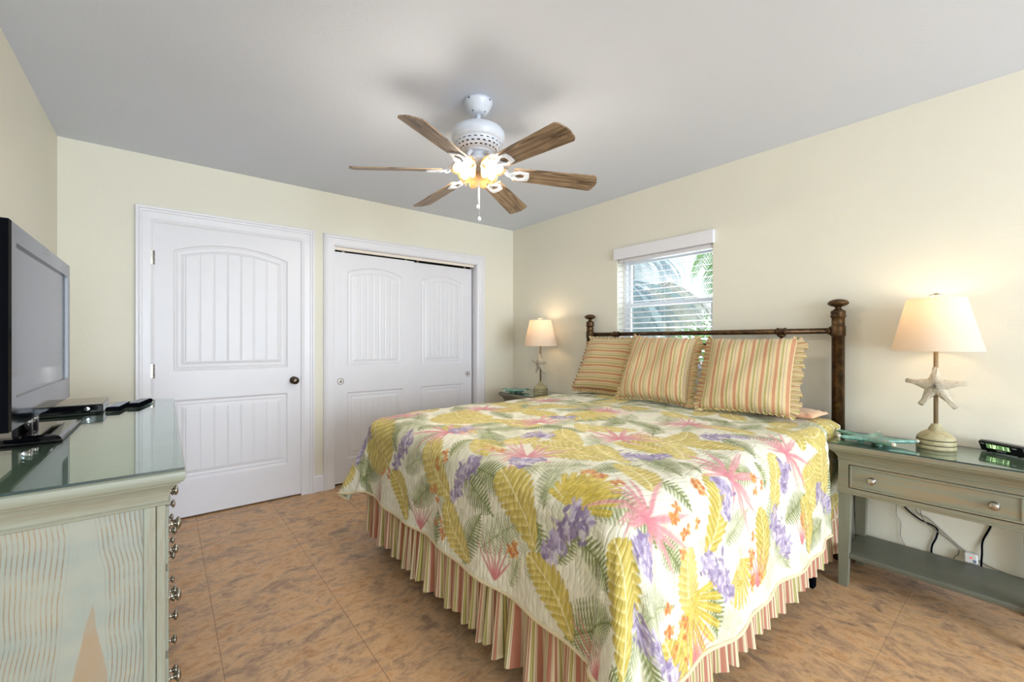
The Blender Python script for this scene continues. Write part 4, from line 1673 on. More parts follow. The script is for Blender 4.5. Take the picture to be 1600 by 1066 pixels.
def nightstand(y0, y1, label):
    x0, x1 = 2.622, 3.028
    t = tag(empty('nightstand', ((x0 + x1) / 2, (y0 + y1) / 2, 0)), label, 'nightstand', 'sage green nightstands beside the bed')
    lx0, lx1, ly0, ly1 = x0 + 0.040, x1 - 0.006, y0 + 0.040, y1 - 0.040
    # moulded top: stacked profile rings
    prof = [(0.000, 0.640), (0.003, 0.652), (0.012, 0.668), (0.026, 0.682), (0.033, 0.686), (0.034, 0.692), (0.040, 0.696), (0.040, 0.712), (0.037, 0.716), (0.034, 0.717)]
    m = MB()
    m.loft([[(lx0 - o, ly0 - o, z), (lx1 + min(o, 0.005), ly0 - o, z), (lx1 + min(o, 0.005), ly1 + o, z), (lx0 - o, ly1 + o, z)] for o, z in prof])
    m.build('top', M['stand'], t)
    # case: front frame with an opening for the drawer, sides and back
    dy0, dy1, dz0, dz1 = ly0 + 0.055, ly1 - 0.042, 0.500, 0.618
    dy0 = ly0 + 0.042
    m = MB()
    for a, b, c, d in ((ly0, ly1, 0.474, dz0), (ly0, ly1, dz1, 0.640), (ly0, dy0, dz0, dz1), (dy1, ly1, dz0, dz1)):
        m.box((lx0, a, c), (lx0 + 0.02, b, d))
    m.box((lx0 + 0.02, ly0, 0.476), (lx1, ly0 + 0.016, 0.640)).box((lx0 + 0.02, ly1 - 0.016, 0.476), (lx1, ly1, 0.640))
    m.box((lx1 - 0.014, ly0 + 0.016, 0.476), (lx1, ly1 - 0.016, 0.640)).box((lx0 + 0.02, ly0 + 0.016, 0.476), (lx1 - 0.014, ly1 - 0.016, 0.486))
    m.box((lx0 - 0.004, ly0 - 0.003, 0.470), (lx0 + 0.02, ly1 + 0.003, 0.480), 0.002)
    m.box((lx0 - 0.004, ly0 - 0.003, 0.634), (lx0 + 0.02, ly1 + 0.003, 0.641), 0.002)
    m.build('case', M['stand'], t)
    dwr = MB()
    dwr.box((lx0 + 0.004, dy0 + 0.003, dz0 + 0.003), (lx0 + 0.018, dy1 - 0.003, dz1 - 0.003))
    dwr.box((lx0 - 0.002, dy0 + 0.004, dz0 + 0.004), (lx0 + 0.006, dy1 - 0.004, dz0 + 0.013), 0.0022)
    dwr.box((lx0 - 0.002, dy0 + 0.004, dz1 - 0.013), (lx0 + 0.006, dy1 - 0.004, dz1 - 0.004), 0.0022)
    dwr.box((lx0 - 0.002, dy0 + 0.004, dz0 + 0.013), (lx0 + 0.006, dy0 + 0.013, dz1 - 0.013), 0.0022)
    dwr.box((lx0 - 0.002, dy1 - 0.013, dz0 + 0.013), (lx0 + 0.006, dy1 - 0.004, dz1 - 0.013), 0.0022)
    d = dwr.build('drawer', M['stand_face'], t)
    for fy in (0.148, 0.842):
        yy = dy0 + (dy1 - dy0) * fy
        MB().lathe([(0.016, 0), (0.016, 0.002), (0.007, 0.005), (0.006, 0.012), (0.010, 0.017), (0.0155, 0.021), (0.0165, 0.025), (0.012, 0.029), (0.0, 0.031)],
                   mat=T_align((lx0 + 0.004, yy, 0.557), (-1, 0, 0))).build('knob', M['nickel'], d)
    for (cx, sx) in ((lx0, 1), (lx1, -1)):
        for (cy, sy) in ((ly0, 1), (ly1, -1)):
            m = MB()
            w0, w1 = 0.050, 0.036
            rings = []
            for z, w in ((0.0, w1), (0.004, w1 + 0.001), (0.474, w0)):
                xa, xb = sorted((cx, cx + sx * w))
                ya, yb = sorted((cy, cy + sy * w))
                rings.append([(xa, ya, z), (xb, ya, z), (xb, yb, z), (xa, yb, z)])
            m.loft(rings)
            m.build('leg', M['stand_leg'], t)
    m = MB()
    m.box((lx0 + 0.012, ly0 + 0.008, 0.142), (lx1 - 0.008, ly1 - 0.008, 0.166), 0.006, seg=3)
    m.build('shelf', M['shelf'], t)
    g = MB()
    g.box((x0 + 0.002, y0 + 0.002, 0.7175), (x1 - 0.002, y1 - 0.002, 0.7230), 0.0)
    gl = g.build('glass_sheet', [M['sheet_glass'], M['glass_edge']])
    for p in gl.data.polygons:
        p.material_index = 0 if abs(p.normal.z) > 0.5 else 1
    return t, gl


ns1, gl1 = nightstand(-0.044, 0.690, 'sage green nightstand with one drawer and a lower shelf, right of the bed')
tag(gl1, 'clear glass sheet on top of the near nightstand under the lamp and clock', 'glass sheet')
ns2 = copy_tree(ns1)
ns2.location.y = 3.085
ns2['label'] = 'far sage green nightstand in the corner, mostly hidden behind the bed'
gl2 = gl1.copy()
col.objects.link(gl2)
gl2.location.y += 3.085 - 0.323
ORIG[gl2.name] = tuple(gl2.location)
tag(gl2, 'clear glass sheet on top of the far nightstand behind the bed', 'glass sheet')

# ---------------------------------------------------------------- starfish shapes


def starfish(name, mat, C_, ex, ey, ez, R, th, parent=None, angles=None, width=0.30, lens=None, bumps=0.0, curl=0.0, dish=False, seed=0, hw=0.075):
    """solid five-armed star lying in the ex/ey plane, thickness along ez"""
    C_, ex, ey, ez = [np.array(v, dtype=float) for v in (C_, ex, ey, ez)]
    angles = angles or [PI / 2 + k * 2 * PI / 5 for k in range(5)]
    lens = lens or [1] * 5
    na, nr = 240, 16
    r_ = np.random.default_rng(seed)
    top, bot = np.zeros((na, nr, 3)), np.zeros((na, nr, 3))
    for i in range(na):
        a = 2 * PI * i / na
        best = 0.0
        ks = sorted(range(5), key=lambda q: angles[q] % (2 * PI))
        for n_, k in enumerate(ks):
            k2 = ks[(n_ + 1) % 5]
            a0_, a1_ = angles[k] % (2 * PI), angles[k2] % (2 * PI)
            gap = (a1_ - a0_) % (2 * PI)
            d = (a - a0_) % (2 * PI)
            if d <= gap:
                if d > gap / 2:
                    d, lk = gap - d, lens[k2]
                else:
                    lk = lens[k]
                ha = gap / 2
                rv = width * (1.0 + 0.25 * (ha - 0.628))
                # straight arm edge from the valley to a blunt tip
                best = lk * rv * math.sin(ha) / (lk * math.sin(d) + rv * math.sin(ha - d))
                best = min(lk * max(0.5, 1 - 2.4 * d * d), max(best, hw / max(math.sin(min(d, 1.5)), 1e-4)))
                break
        for j in range(nr):
            u = j / (nr - 1)
            rad = R * best * u
            core = max(0.0, 1 - (rad / R) ** 0.9 * 0.72)
            edge = math.sqrt(max(0.0, 1 - u ** 4))
            h = th * core * edge
            lift = curl * (rad / R) ** 2
            if dish:
                h2 = th * 0.5 * edge
                zt = lift + h2 - 0.55 * th * (1 - min(1, u * 1.15) ** 3)
                zb = lift - h2
            else:
                zt = h + lift
                zb = -0.35 * h + lift
            bmp = bumps * (r_.random() - 0.3) * edge
            p = C_ + ex * rad * math.cos(a) + ey * rad * math.sin(a)
            top[i, j] = p + ez * (zt + bmp)
            bot[i, j] = p + ez * zb
    m = MB()
    vs, fs = [], []
    for arr in (top, bot):
        b = len(vs)
        vs += arr.reshape(-1, 3).tolist()
        for i in range(na):
            k = (i + 1) % na
            for j in range(nr - 1):
                fs.append((b + i * nr + j, b + i * nr + j + 1, b + k * nr + j + 1, b + k * nr + j))
    m.add(vs, fs, True)
    o = m.build(name, mat, parent)
    bm = bmesh.new()
    bm.from_mesh(o.data)
    bmesh.ops.remove_doubles(bm, verts=bm.verts, dist=0.0002)
    bmesh.ops.recalc_face_normals(bm, faces=bm.faces)
    bm.to_mesh(o.data)
    bm.free()
    return o


# ================================================================ table lamps
LX, LY, LZ = 2.872, 0.318, 0.7231


def table_lamp():
    t = tag(empty('table_lamp', (LX, LY, LZ)), 'lit table lamp with white shade and starfish stem, beside the digital clock', 'lamp', 'starfish lamps on the nightstands')
    z = LZ
    base = MB()
    base.lathe([(0.070, z), (0.071, z + 0.003), (0.071, z + 0.015), (0.068, z + 0.020), (0.0705, z + 0.024), (0.0705, z + 0.036), (0.067, z + 0.042),
                (0.069, z + 0.046), (0.067, z + 0.055), (0.054, z + 0.070), (0.036, z + 0.083), (0.027, z + 0.087), (0.028, z + 0.090), (0.028, z + 0.094),
                (0.023, z + 0.097), (0.0235, z + 0.100), (0.0235, z + 0.104), (0.018, z + 0.107), (0.019, z + 0.111), (0.019, z + 0.114), (0.010, z + 0.117), (0.010, z + 0.118)], o=(LX, LY, 0), seg=40)
    b = base.build('base', M['lamp_base'], t)
    g = MB()
    for r, h in ((0.0695, 0.020), (0.0695, 0.043), (0.0265, 0.0872), (0.0225, 0.0968), (0.0172, 0.1068)):
        g.lathe([(r, z + h - 0.0022), (r + 0.001, z + h), (r, z + h + 0.0022)], o=(LX, LY, 0), seg=40)
    g.build('groove', M['lamp_groove'], b)
    m = MB()
    m.lathe([(0.0085, z + 0.117), (0.0085, z + 0.56)], o=(LX, LY, 0), seg=16)
    m.lathe([(0.013, z + 0.50), (0.014, z + 0.51), (0.014, z + 0.54), (0.010, z + 0.56)], o=(LX, LY, 0), seg=16)
    m.build('pole', M['lamp_pole'], t)
    starfish('starfish', M['star_plaster'], (LX - 0.010, LY, 1.020), (0, -1, 0), (0, 0, 1), (-1, 0, 0), 0.112, 0.030, t,
             angles=[math.radians(v) for v in (91, 12, 168, 240, 305)], width=0.38, lens=[0.82, 0.98, 0.98, 0.98, 1.08], bumps=0.0022, seed=2, hw=0.10)
    sh = MB()
    zb, zt, rb, rt = 1.188, 1.438, 0.162, 0.105
    vs, fs = [], []
    seg = 56
    prof = [(rb, zb), (rb + 0.0008, zb + 0.004), (rt + 0.0008, zt - 0.004), (rt, zt), (rt - 0.002, zt), (rt - 0.003, zt - 0.004), (rb - 0.003, zb + 0.004), (rb - 0.002, zb)]
    for r, h in prof:
        for i in range(seg):
            a = 2 * PI * i / seg
            vs.append((LX + r * math.cos(a), LY + r * math.sin(a), h))
    n = len(prof)
    for j in range(n):
        for i in range(seg):
            k = (i + 1) % seg
            jj = (j + 1) % n
            fs.append((j * seg + i, j * seg + k, jj * seg + k, jj * seg + i))
    sh.add(vs, fs, True)
    so = sh.build('lamp_shade', M['lamp_shade'], t)
    smooth_angle(so, 50)
    hp = MB()
    for a in (0.3, 0.3 + PI):
        hp.tube([(LX + 0.012 * math.cos(a), LY + 0.012 * math.sin(a), z + 0.55)] + [(LX + 0.055 * math.sin(PI * q / 10) ** 0.8 * math.cos(a), LY + 0.055 * math.sin(PI * q / 10) ** 0.8 * math.sin(a), z + 0.55 + 0.155 * q / 10) for q in range(1, 11)], 0.0016, 6)
    for k in range(3):
        a = k * 2 * PI / 3 + 0.5
        hp.tube([(LX, LY, 1.428), (LX + (rt - 0.003) * math.cos(a), LY + (rt - 0.003) * math.sin(a), 1.432)], 0.0014, 6)
    hp.build('harp', M['nickel'], t)
    MB().lathe([(0.012, 1.288), (0.014, 1.295), (0.022, 1.315), (0.028, 1.338), (0.026, 1.360), (0.014, 1.374), (0.0, 1.378)], o=(LX, LY, 0), seg=20).build('bulb', M['bulb'], t)
    fo = MB()
    fo.lathe([(0.004, 1.428), (0.004, 1.452)], o=(LX, LY, 0), seg=10)
    fo.build('finial_stem', M['nickel'], t)
    starfish('finial', M['star_plaster'], (LX, LY, 1.4535), (0, -1, 0), (1, 0, 0), (0, 0, 1), 0.030, 0.013, t, width=0.28, bumps=0.001, seed=4)
    ld = bpy.data.lights.new('lamp_light', 'POINT')
    ld.energy = 1.0
    ld.color = (1.0, 0.78, 0.50)
    ld.shadow_soft_size = 0.03
    lo = bpy.data.objects.new('lamp_light', ld)
    lo.location = (0, 0, 1.40 - LZ)
    lo.parent = t
    col.objects.link(lo)
    ORIG[lo.name] = (LX, LY, 1.345)
    return t


lamp1 = table_lamp()
lamp2 = copy_tree(lamp1)
lamp2.location = (LX - 0.02, 3.078, LZ)
lamp2['label'] = 'lit table lamp with white shade and starfish stem, in the far corner beyond the bed'

# ---------------------------------------------------------------- starfish dishes


def star_dish(cx, cy, rot, label):
    z = 0.7232
    t = tag(empty('starfish_dish', (cx, cy, z)), label, 'dish', 'teal starfish dishes on the nightstands')
    angs = [math.radians(v + rot) for v in (2, 71, 133, 214, 284)]
    lens = [0.88, 1.0, 0.92, 1.12, 0.98]
    R = 0.172
    starfish('bowl', M['ceramic'], (cx, cy, z + 0.019), (1, 0, 0), (0, 1, 0), (0, 0, 1), R, 0.024, t, angles=angs, width=0.42, lens=lens, curl=0.012, dish=True, bumps=0.0012, seed=6, hw=0.085)
    for a in angs:
        MB().lathe([(0.016, z), (0.014, z + 0.004), (0.012, z + 0.014)], o=(cx + 0.055 * math.cos(a), cy + 0.055 * math.sin(a), 0), seg=12).build('foot', M['ceramic'], t)
    for a, l in zip(angs, lens):
        r = R * l - 0.004
        q = MB()
        q.lathe([(0.0, -0.009), (0.006, -0.007), (0.009, -0.001), (0.007, 0.005), (0.0, 0.009)], mat=T_align((cx + r * math.cos(a), cy + r * math.sin(a), z + 0.019 + 0.012 * l * l), (math.cos(a), math.sin(a), 0.25)), seg=12)
        q.build('tip', M['ceramic_tip'], t)
    return t


star_dish(2.775, 0.535, 0, 'teal ceramic starfish dish left of the lamp on the near nightstand')
star_dish(2.735, 3.315, -20, 'teal ceramic starfish dish on the far nightstand, left of the corner lamp')

# ---------------------------------------------------------------- clock radio
CK = (2.925, 0.120, 0.7232)
t = tag(empty('clock_radio', CK), 'black digital clock radio reading 12:11 on the right end of the nightstand', 'clock')
dirw = Vector((-0.50, -0.866, 0)).normalized()      # along the front, left to right as seen
nrmf = Vector((-0.866, 0.50, 0)).normalized()       # out of the front
up = Vector((0, 0, 1))


def ck(u, d, z):
    p = Vector(CK) + dirw * u - nrmf * d + up * z
    return tuple(p)


hw = 0.078
m = MB()
sec = []
for u in (-hw, -hw + 0.004, hw - 0.004, hw):
    e = 0.003 if abs(u) == hw else 0.0
    sec.append([ck(u, 0.016 + e, 0.004 + e), ck(u, 0.0 + e, 0.046 - e), ck(u, 0.012, 0.052 - e), ck(u, 0.056, 0.050 - e), ck(u, 0.074 - e, 0.036), ck(u, 0.078 - e, 0.010), ck(u, 0.066 - e, 0.004 + e)])
m.loft(sec)
m.build('body', M['gloss_black'], t)
for u in (-0.055, 0.055):
    for d in (0.026, 0.058):
        MB().lathe([(0.006, 0.0), (0.006, 0.006)], o=ck(u, d, 0), seg=10).build('foot', M['black'], t)
fr_up = (Vector(ck(0, 0.0, 0.046)) - Vector(ck(0, 0.016, 0.004))).normalized()
fr_n = dirw.cross(fr_up).normalized()
if fr_n.dot(nrmf) < 0:
    fr_n = -fr_n


def onface(u, v, lift):
    return tuple(Vector(ck(0, 0.016, 0.004)) + dirw * u + fr_up * v + fr_n * lift)


def plate(m, u0, u1, v0, v1, lift, th=0.0006):
    a = [onface(u0, v0, lift), onface(u1, v0, lift), onface(u1, v1, lift), onface(u0, v1, lift)]
    b = [onface(u0, v0, lift + th), onface(u1, v0, lift + th), onface(u1, v1, lift + th), onface(u0, v1, lift + th)]
    m.loft([a, b])


m = MB()
plate(m, -0.050, 0.034, 0.016, 0.038, 0.0003)
disp = m.build('display', M['lcd'], t)
SEG = {'1': 'bc', '2': 'abged'}
m = MB()
for ch, u0 in (('1', -0.043), ('2', -0.026), ('1', 0.002), ('1', 0.019)):
    w_, h_, s_ = 0.0105, 0.016, 0.0019
    v0 = 0.019
    for sgm in SEG[ch]:
        bx = {'a': (0, w_, h_ - s_, h_), 'b': (w_ - s_, w_, h_ / 2, h_), 'c': (w_ - s_, w_, 0, h_ / 2), 'd': (0, w_, 0, s_), 'e': (0, s_, 0, h_ / 2), 'g': (0, w_, h_ / 2 - s_ / 2, h_ / 2 + s_ / 2)}[sgm]
        plate(m, u0 + bx[0], u0 + bx[1], v0 + bx[2], v0 + bx[3], 0.0011)
plate(m, -0.0085, -0.0065, 0.0225, 0.0245, 0.0011)
plate(m, -0.0085, -0.0065, 0.0295, 0.0315, 0.0011)
m.build('digits', M['lcd_digit'], disp)
for ua, ub in ((-0.070, -0.056), (0.042, 0.058)):
    m = MB()
    plate(m, ua, ub, 0.0335, 0.0365, 0.0003)
    m.build('button', M['remote_button'], t)
cu = bpy.data.curves.new('lettering', 'FONT')
cu.body = 'EMERSON'
cu.size = 0.0075
cu.align_x = 'CENTER'
cu.extrude = 0.0002
to = bpy.data.objects.new('lettering', cu)
col.objects.link(to)
bpy.context.view_layer.update()
dg = bpy.context.evaluated_depsgraph_get()
lm = bpy.data.meshes.new_from_object(to.evaluated_get(dg))
bpy.data.objects.remove(to)
lo = bpy.data.objects.new('lettering', lm)
col.objects.link(lo)
R_ = Matrix((dirw, fr_up, fr_n)).transposed().to_4x4()
lm.transform(Matrix.Translation(Vector(onface(0.0, 0.0065, 0.0006)) - Vector(CK)) @ R_)
lm.materials.clear()
lm.materials.append(M['label_grey'])
lo.parent = t

# ---------------------------------------------------------------- cords and adapter behind the nightstand


def bez(pts, n=14):
    pts = [Vector(p) for p in pts]
    out = []
    for i in range(len(pts) - 1):
        p0, p1, p2, p3 = pts[max(i - 1, 0)], pts[i], pts[i + 1], pts[min(i + 2, len(pts) - 1)]
        for k in range(n):
            s_ = k / n
            out.append(0.5 * ((2 * p1) + (p2 - p0) * s_ + (2 * p0 - 5 * p1 + 4 * p2 - p3) * s_ ** 2 + (3 * p1 - p0 - 3 * p2 + p3) * s_ ** 3))
    out.append(pts[-1])
    return out


CX_ = XR - 0.008


def cord(name, pts, r, mat, label, grp=None):
    m = MB()
    m.tube(bez([(CX_ + (p[2] if len(p) > 2 else 0), p[0], p[1]) for p in pts]), r, 8)
    o = m.build(name, mat, recalc=False)
    tag(o, label, 'cord', grp)
    return o


cord('power_cord', [(0.480, 0.62), (0.462, 0.42), (0.455, 0.362), (0.40, 0.315), (0.335, 0.288), (0.335, 0.24), (0.352, 0.18), (0.352, 0.06, 0.004)], 0.0038, M['black'],
     'thick black cord that bends twice on the wall under the nightstand drawer')
cord('power_cord', [(0.145, 0.60), (0.150, 0.40), (0.152, 0.355), (0.176, 0.28), (0.178, 0.22, -0.010), (0.180, 0.16, -0.012), (0.178, 0.05, -0.010)], 0.0038, M['black'],
     'thick black cord right of the white plug adapter under the nightstand')
cord('power_cord', [(0.486, 0.60), (0.487, 0.36), (0.487, 0.31), (0.470, 0.27), (0.470, 0.20), (0.450, 0.145), (0.44, 0.05, 0.004)], 0.0018, M['grey_cord'],
     'thin grey cord hanging nearest the left leg of the nightstand')
cord('power_cord', [(0.44, 0.60), (0.415, 0.368), (0.36, 0.325), (0.30, 0.268), (0.24, 0.215), (0.17, 0.172), (0.06, 0.150), (-0.10, 0.148), (-0.30, 0.148)], 0.0030, M['grey_cord'],
     'grey cord slanting down the wall across the white plug adapter')
cord('power_cord', [(0.41, 0.60, -0.010), (0.39, 0.345, -0.010), (0.33, 0.275, -0.010), (0.262, 0.226, -0.010), (0.256, 0.19, -0.010), (0.272, 0.16, -0.010), (0.275, 0.05, -0.010)], 0.0020, M['brown_cord'],
     'thin taupe cord leaving the slanting cord left of the plug adapter')
cord('power_cord', [(0.665, 0.62), (0.668, 0.40), (0.664, 0.20), (0.66, 0.05, 0.004)], 0.0020, M['black'],
     'thin black cord hanging between the bed and the nightstand')
t = tag(empty('plug_adapter', (XR - 0.02, 0.213, 0.188)), 'white plug adapter with a small red light on the wall under the nightstand', 'plug adapter')
m = MB()
m.box((XR - 0.040, 0.190, 0.168), (XR - 0.0005, 0.236, 0.212), 0.006, seg=3)
m.build('housing', M['white_plastic'], t)
MB().box((XR - 0.0415, 0.209, 0.192), (XR - 0.0395, 0.215, 0.198), 0.0005).build('indicator', M['red_led'], t)
MB().box((XR - 0.0412, 0.194, 0.174), (XR - 0.0396, 0.205, 0.188), 0.0005).build('sticker', M['remote_face'], t)
# ================================================================ dresser
DX0, DX1, DY0, DY1 = XL + 0.018, 0.006, 1.312, 2.828        # body
DT = 0.930                                                  # wood top
dres = tag(empty('dresser', ((DX0 + DX1) / 2, (DY0 + DY1) / 2, 0)), 'long pale sage cerused wood dresser with round metal knobs against the left wall', 'dresser')
prof = [(0.000, 0.846), (0.004, 0.848), (0.0055, 0.853), (0.001, 0.857), (0.001, 0.864), (0.005, 0.880), (0.014, 0.892), (0.022, 0.897), (0.024, 0.901), (0.029, 0.903),
        (0.0325, 0.910), (0.034, 0.918), (0.032, 0.926), (0.027, 0.930)]
m = MB()
m.loft([[(DX0 - min(o, 0.012), DY0 - o, z), (DX1 + o, DY0 - o, z), (DX1 + o, DY1 + o, z), (DX0 - min(o, 0.012), DY1 + o, z)] for o, z in prof])
smooth_angle(m.build('top', M['dresser_x'], dres), 30)
# case carcass
m = MB()
m.box((DX0, DY0 + 0.02, 0.09), (DX1 - 0.022, DY1 - 0.02, 0.846))
m.build('carcass', M['dresser'], dres)
for (y0, y1, sg) in ((DY0, DY0 + 0.02, -1), (DY1 - 0.02, DY1, 1)):
    ya, yb = (y0 + 0.006, y1) if sg < 0 else (y0, y1 - 0.006)
    p = MB().box((DX0 + 0.045, ya, 0.16), (DX1 - 0.044, yb, 0.846)).build('side_panel', M['dresser_panel'], dres)
    m = MB()
    m.box((DX0, y0, 0.05), (DX0 + 0.045, y1, 0.846), 0.0015).box((DX1 - 0.044, y0, 0.05), (DX1 - 0.022, y1, 0.846), 0.0015)
    m.box((DX0 + 0.045, y0, 0.09), (DX1 - 0.044, y1, 0.16), 0.0015)
    m.build('stile', M['dresser'], dres)
# front frame
m = MB()
cols_ = [(DY0 + 0.034, DY0 + 0.500), (DY0 + 0.528, DY1 - 0.528), (DY1 - 0.500, DY1 - 0.034)]
rows_ = [(0.690, 0.832), (0.476, 0.672), (0.268, 0.458), (0.130, 0.250)]
m.box((DX1 - 0.021, DY0, 0.05), (DX1 - 0.004, DY0 + 0.030, 0.846), 0.002).box((DX1 - 0.021, DY1 - 0.030, 0.05), (DX1 - 0.004, DY1, 0.846), 0.002)
m.box((DX1 - 0.021, DY0 + 0.503, 0.09), (DX1 - 0.004, DY0 + 0.525, 0.846)).box((DX1 - 0.021, DY1 - 0.525, 0.09), (DX1 - 0.004, DY1 - 0.503, 0.846))
for z0, z1 in ((0.834, 0.846), (0.674, 0.688), (0.460, 0.474), (0.252, 0.266), (0.09, 0.128)):
    for a, b in ((DY0 + 0.030, DY0 + 0.503), (DY0 + 0.525, DY1 - 0.525), (DY1 - 0.503, DY1 - 0.030)):
        m.box((DX1 - 0.020, a, z0), (DX1 - 0.005, b, z1))
m.build('face_frame', M['dresser'], dres)
for (a, b) in cols_:
    for (z0, z1) in rows_:
        m = MB()
        m.box((DX1 - 0.018, a, z0), (DX1 + 0.002, b, z1), 0.003)
        d = m.build('drawer', M['dresser'], dres)
        for fy in (0.16, 0.84):
            yy = a + (b - a) * fy
            MB().lathe([(0.014, 0), (0.014, 0.002), (0.006, 0.004), (0.0055, 0.011), (0.010, 0.014), (0.0155, 0.018), (0.016, 0.021), (0.011, 0.025), (0.0, 0.0265)],
                       mat=T_align((DX1 + 0.002, yy, (z0 + z1) / 2), (1, 0, 0)), seg=20).build('knob', M['nickel'], d)
m = MB()
for x in (DX0 + 0.03, DX1 - 0.035):
    for y in (DY0 + 0.03, DY1 - 0.03):
        m2 = MB().loft([[(x - a, y - a, z), (x + a, y - a, z), (x + a, y + a, z), (x - a, y + a, z)] for a, z in ((0.016, 0.0), (0.022, 0.05), (0.024, 0.092))])
        m2.build('foot', M['dresser'], dres)
GX1, GY0, GY1, GZ = DX1 + 0.031, DY0 - 0.030, DY1 + 0.030, 0.9305
g = MB().box((DX0 - 0.010, GY0, GZ), (GX1, GY1, GZ + 0.0062)).build('glass_sheet', [M['sheet_glass'], M['glass_edge']])
for p in g.data.polygons:
    p.material_index = 0 if abs(p.normal.z) > 0.5 else 1
tag(g, 'clear glass sheet with dark green edge covering the dresser top', 'glass sheet')
TZ = GZ + 0.0064

# ================================================================ television
TX = -0.297
TY0, TY1, TZ0, TZ1 = 1.616, 2.468, 1.0075, 1.541
tv = tag(empty('television', (TX - 0.10, (TY0 + TY1) / 2, TZ)), 'black flat screen television on a glossy pedestal, standing on the dresser', 'television')
m = MB()
sy0, sy1, sz0, sz1 = TY0 + 0.046, TY1 - 0.046, TZ0 + 0.082, TZ1 - 0.052
for a, b, c, d in ((TY0, sy0, TZ0, TZ1), (sy1, TY1, TZ0, TZ1), (sy0, sy1, TZ0, sz0), (sy0, sy1, sz1, TZ1)):
    pass
MB().loft([[(TX - dx, TY0 - 0.0006, TZ0 - 0.0006), (TX - dx, TY1 + 0.0006, TZ0 - 0.0006), (TX - dx, TY1 + 0.0006, TZ1 + 0.0006), (TX - dx, TY0 - 0.0006, TZ1 + 0.0006)] for dx in (0.031, 0.0045)], cap=False).build('side_band', M['black'], tv)
bz = [[(TX - 0.030, TY0, TZ0), (TX - 0.030, TY1, TZ0), (TX - 0.030, TY1, TZ1), (TX - 0.030, TY0, TZ1)],
      [(TX - 0.004, TY0, TZ0), (TX - 0.004, TY1, TZ0), (TX - 0.004, TY1, TZ1), (TX - 0.004, TY0, TZ1)],
      [(TX, TY0 + 0.004, TZ0 + 0.004), (TX, TY1 - 0.004, TZ0 + 0.004), (TX, TY1 - 0.004, TZ1 - 0.004), (TX, TY0 + 0.004, TZ1 - 0.004)],
      [(TX, sy0, sz0), (TX, sy1, sz0), (TX, sy1, sz1), (TX, sy0, sz1)],
      [(TX - 0.009, sy0 + 0.001, sz0 + 0.001), (TX - 0.009, sy1 - 0.001, sz0 + 0.001), (TX - 0.009, sy1 - 0.001, sz1 - 0.001), (TX - 0.009, sy0 + 0.001, sz1 - 0.001)]]
m.loft(bz, cap=False)
m.build('bezel', M['gloss_black'], tv)
ks = NT('television screen')
M['screen'] = ks.done(ks.bsdf(lin((30, 31, 34)), 0.10, 0, None, spec=0.5))
MB().box((TX - 0.012, sy0, sz0), (TX - 0.008, sy1, sz1)).build('screen', M['screen'], tv)
m = MB()
m.loft([[(TX - 0.030, TY0 + e, TZ0 + e), (TX - 0.030, TY1 - e, TZ0 + e), (TX - 0.030, TY1 - e, TZ1 - e), (TX - 0.030, TY0 + e, TZ1 - e)] for e in (0.0,)] +
       [[(TX - dx, TY0 + e, TZ0 + e), (TX - dx, TY1 - e, TZ0 + e), (TX - dx, TY1 - e, TZ1 - e), (TX - dx, TY0 + e, TZ1 - e)] for dx, e in ((0.050, 0.004), (0.066, 0.04), (0.092, 0.10))])
m.build('back_shell', M['black'], tv)
ty = (TY0 + TY1) / 2
MB().lathe([(0.021, TZ + 0.014), (0.021, TZ0 + 0.02)], o=(TX - 0.045, ty - 0.05, 0), seg=24).lathe([(0.021, TZ + 0.014), (0.021, TZ0 + 0.02)], o=(TX - 0.045, ty + 0.03, 0), seg=24).build('neck', M['chrome'], tv)
m = MB()
m.box((TX - 0.065, ty - 0.07, TZ + 0.012), (TX - 0.050, ty + 0.07, TZ0 + 0.10), 0.002)
m.build('neck_cover', M['gloss_black'], tv)
m = MB()
bx0, bx1, by0, by1 = -0.470, -0.236, ty - 0.205, ty + 0.185
for x0_, x1_, e, z0_, z1_ in ((bx0, bx1, 0, TZ, TZ + 0.008),):
    m.box((x0_, by0, z0_), (x1_, by1, z1_), 0.003)
m.loft([[(bx0 + e, by0 + 0.02 + e, z), (bx1 - 0.004 - e, by0 + 0.02 + e, z), (bx1 - 0.004 - e, by1 - 0.02 - e, z), (bx0 + e, by1 - 0.02 - e, z)] for e, z in ((0, TZ + 0.007), (0.008, TZ + 0.015), (0.03, TZ + 0.018))])
m.build('pedestal', M['gloss_black'], tv)

# cable box ------------------------------------------------------------
cb = tag(empty('cable_box', (-0.335, 2.565, TZ)), 'flat black cable box with a tan lid behind the television', 'cable box')
m = MB()
m.box((-0.478, 2.452, TZ + 0.004), (-0.198, 2.680, TZ + 0.037), 0.004)
m.build('body', M['gloss_black'], cb)
MB().box((-0.478, 2.458, TZ + 0.037), (-0.200, 2.682, TZ + 0.045), 0.003).build('lid', M['silver_box'], cb)
for x in (-0.46, -0.215):
    for y in (2.47, 2.66):
        MB().lathe([(0.008, TZ), (0.008, TZ + 0.005)], o=(x, y, 0), seg=10).build('foot', M['black'], cb)
MB().lathe([(0.009, 0), (0.009, 0.0015), (0.006, 0.002), (0, 0.002)], mat=T_align((-0.246, 2.4525, TZ + 0.021), (0, -1, 0)), seg=20).build('power_button', M['chrome'], cb)


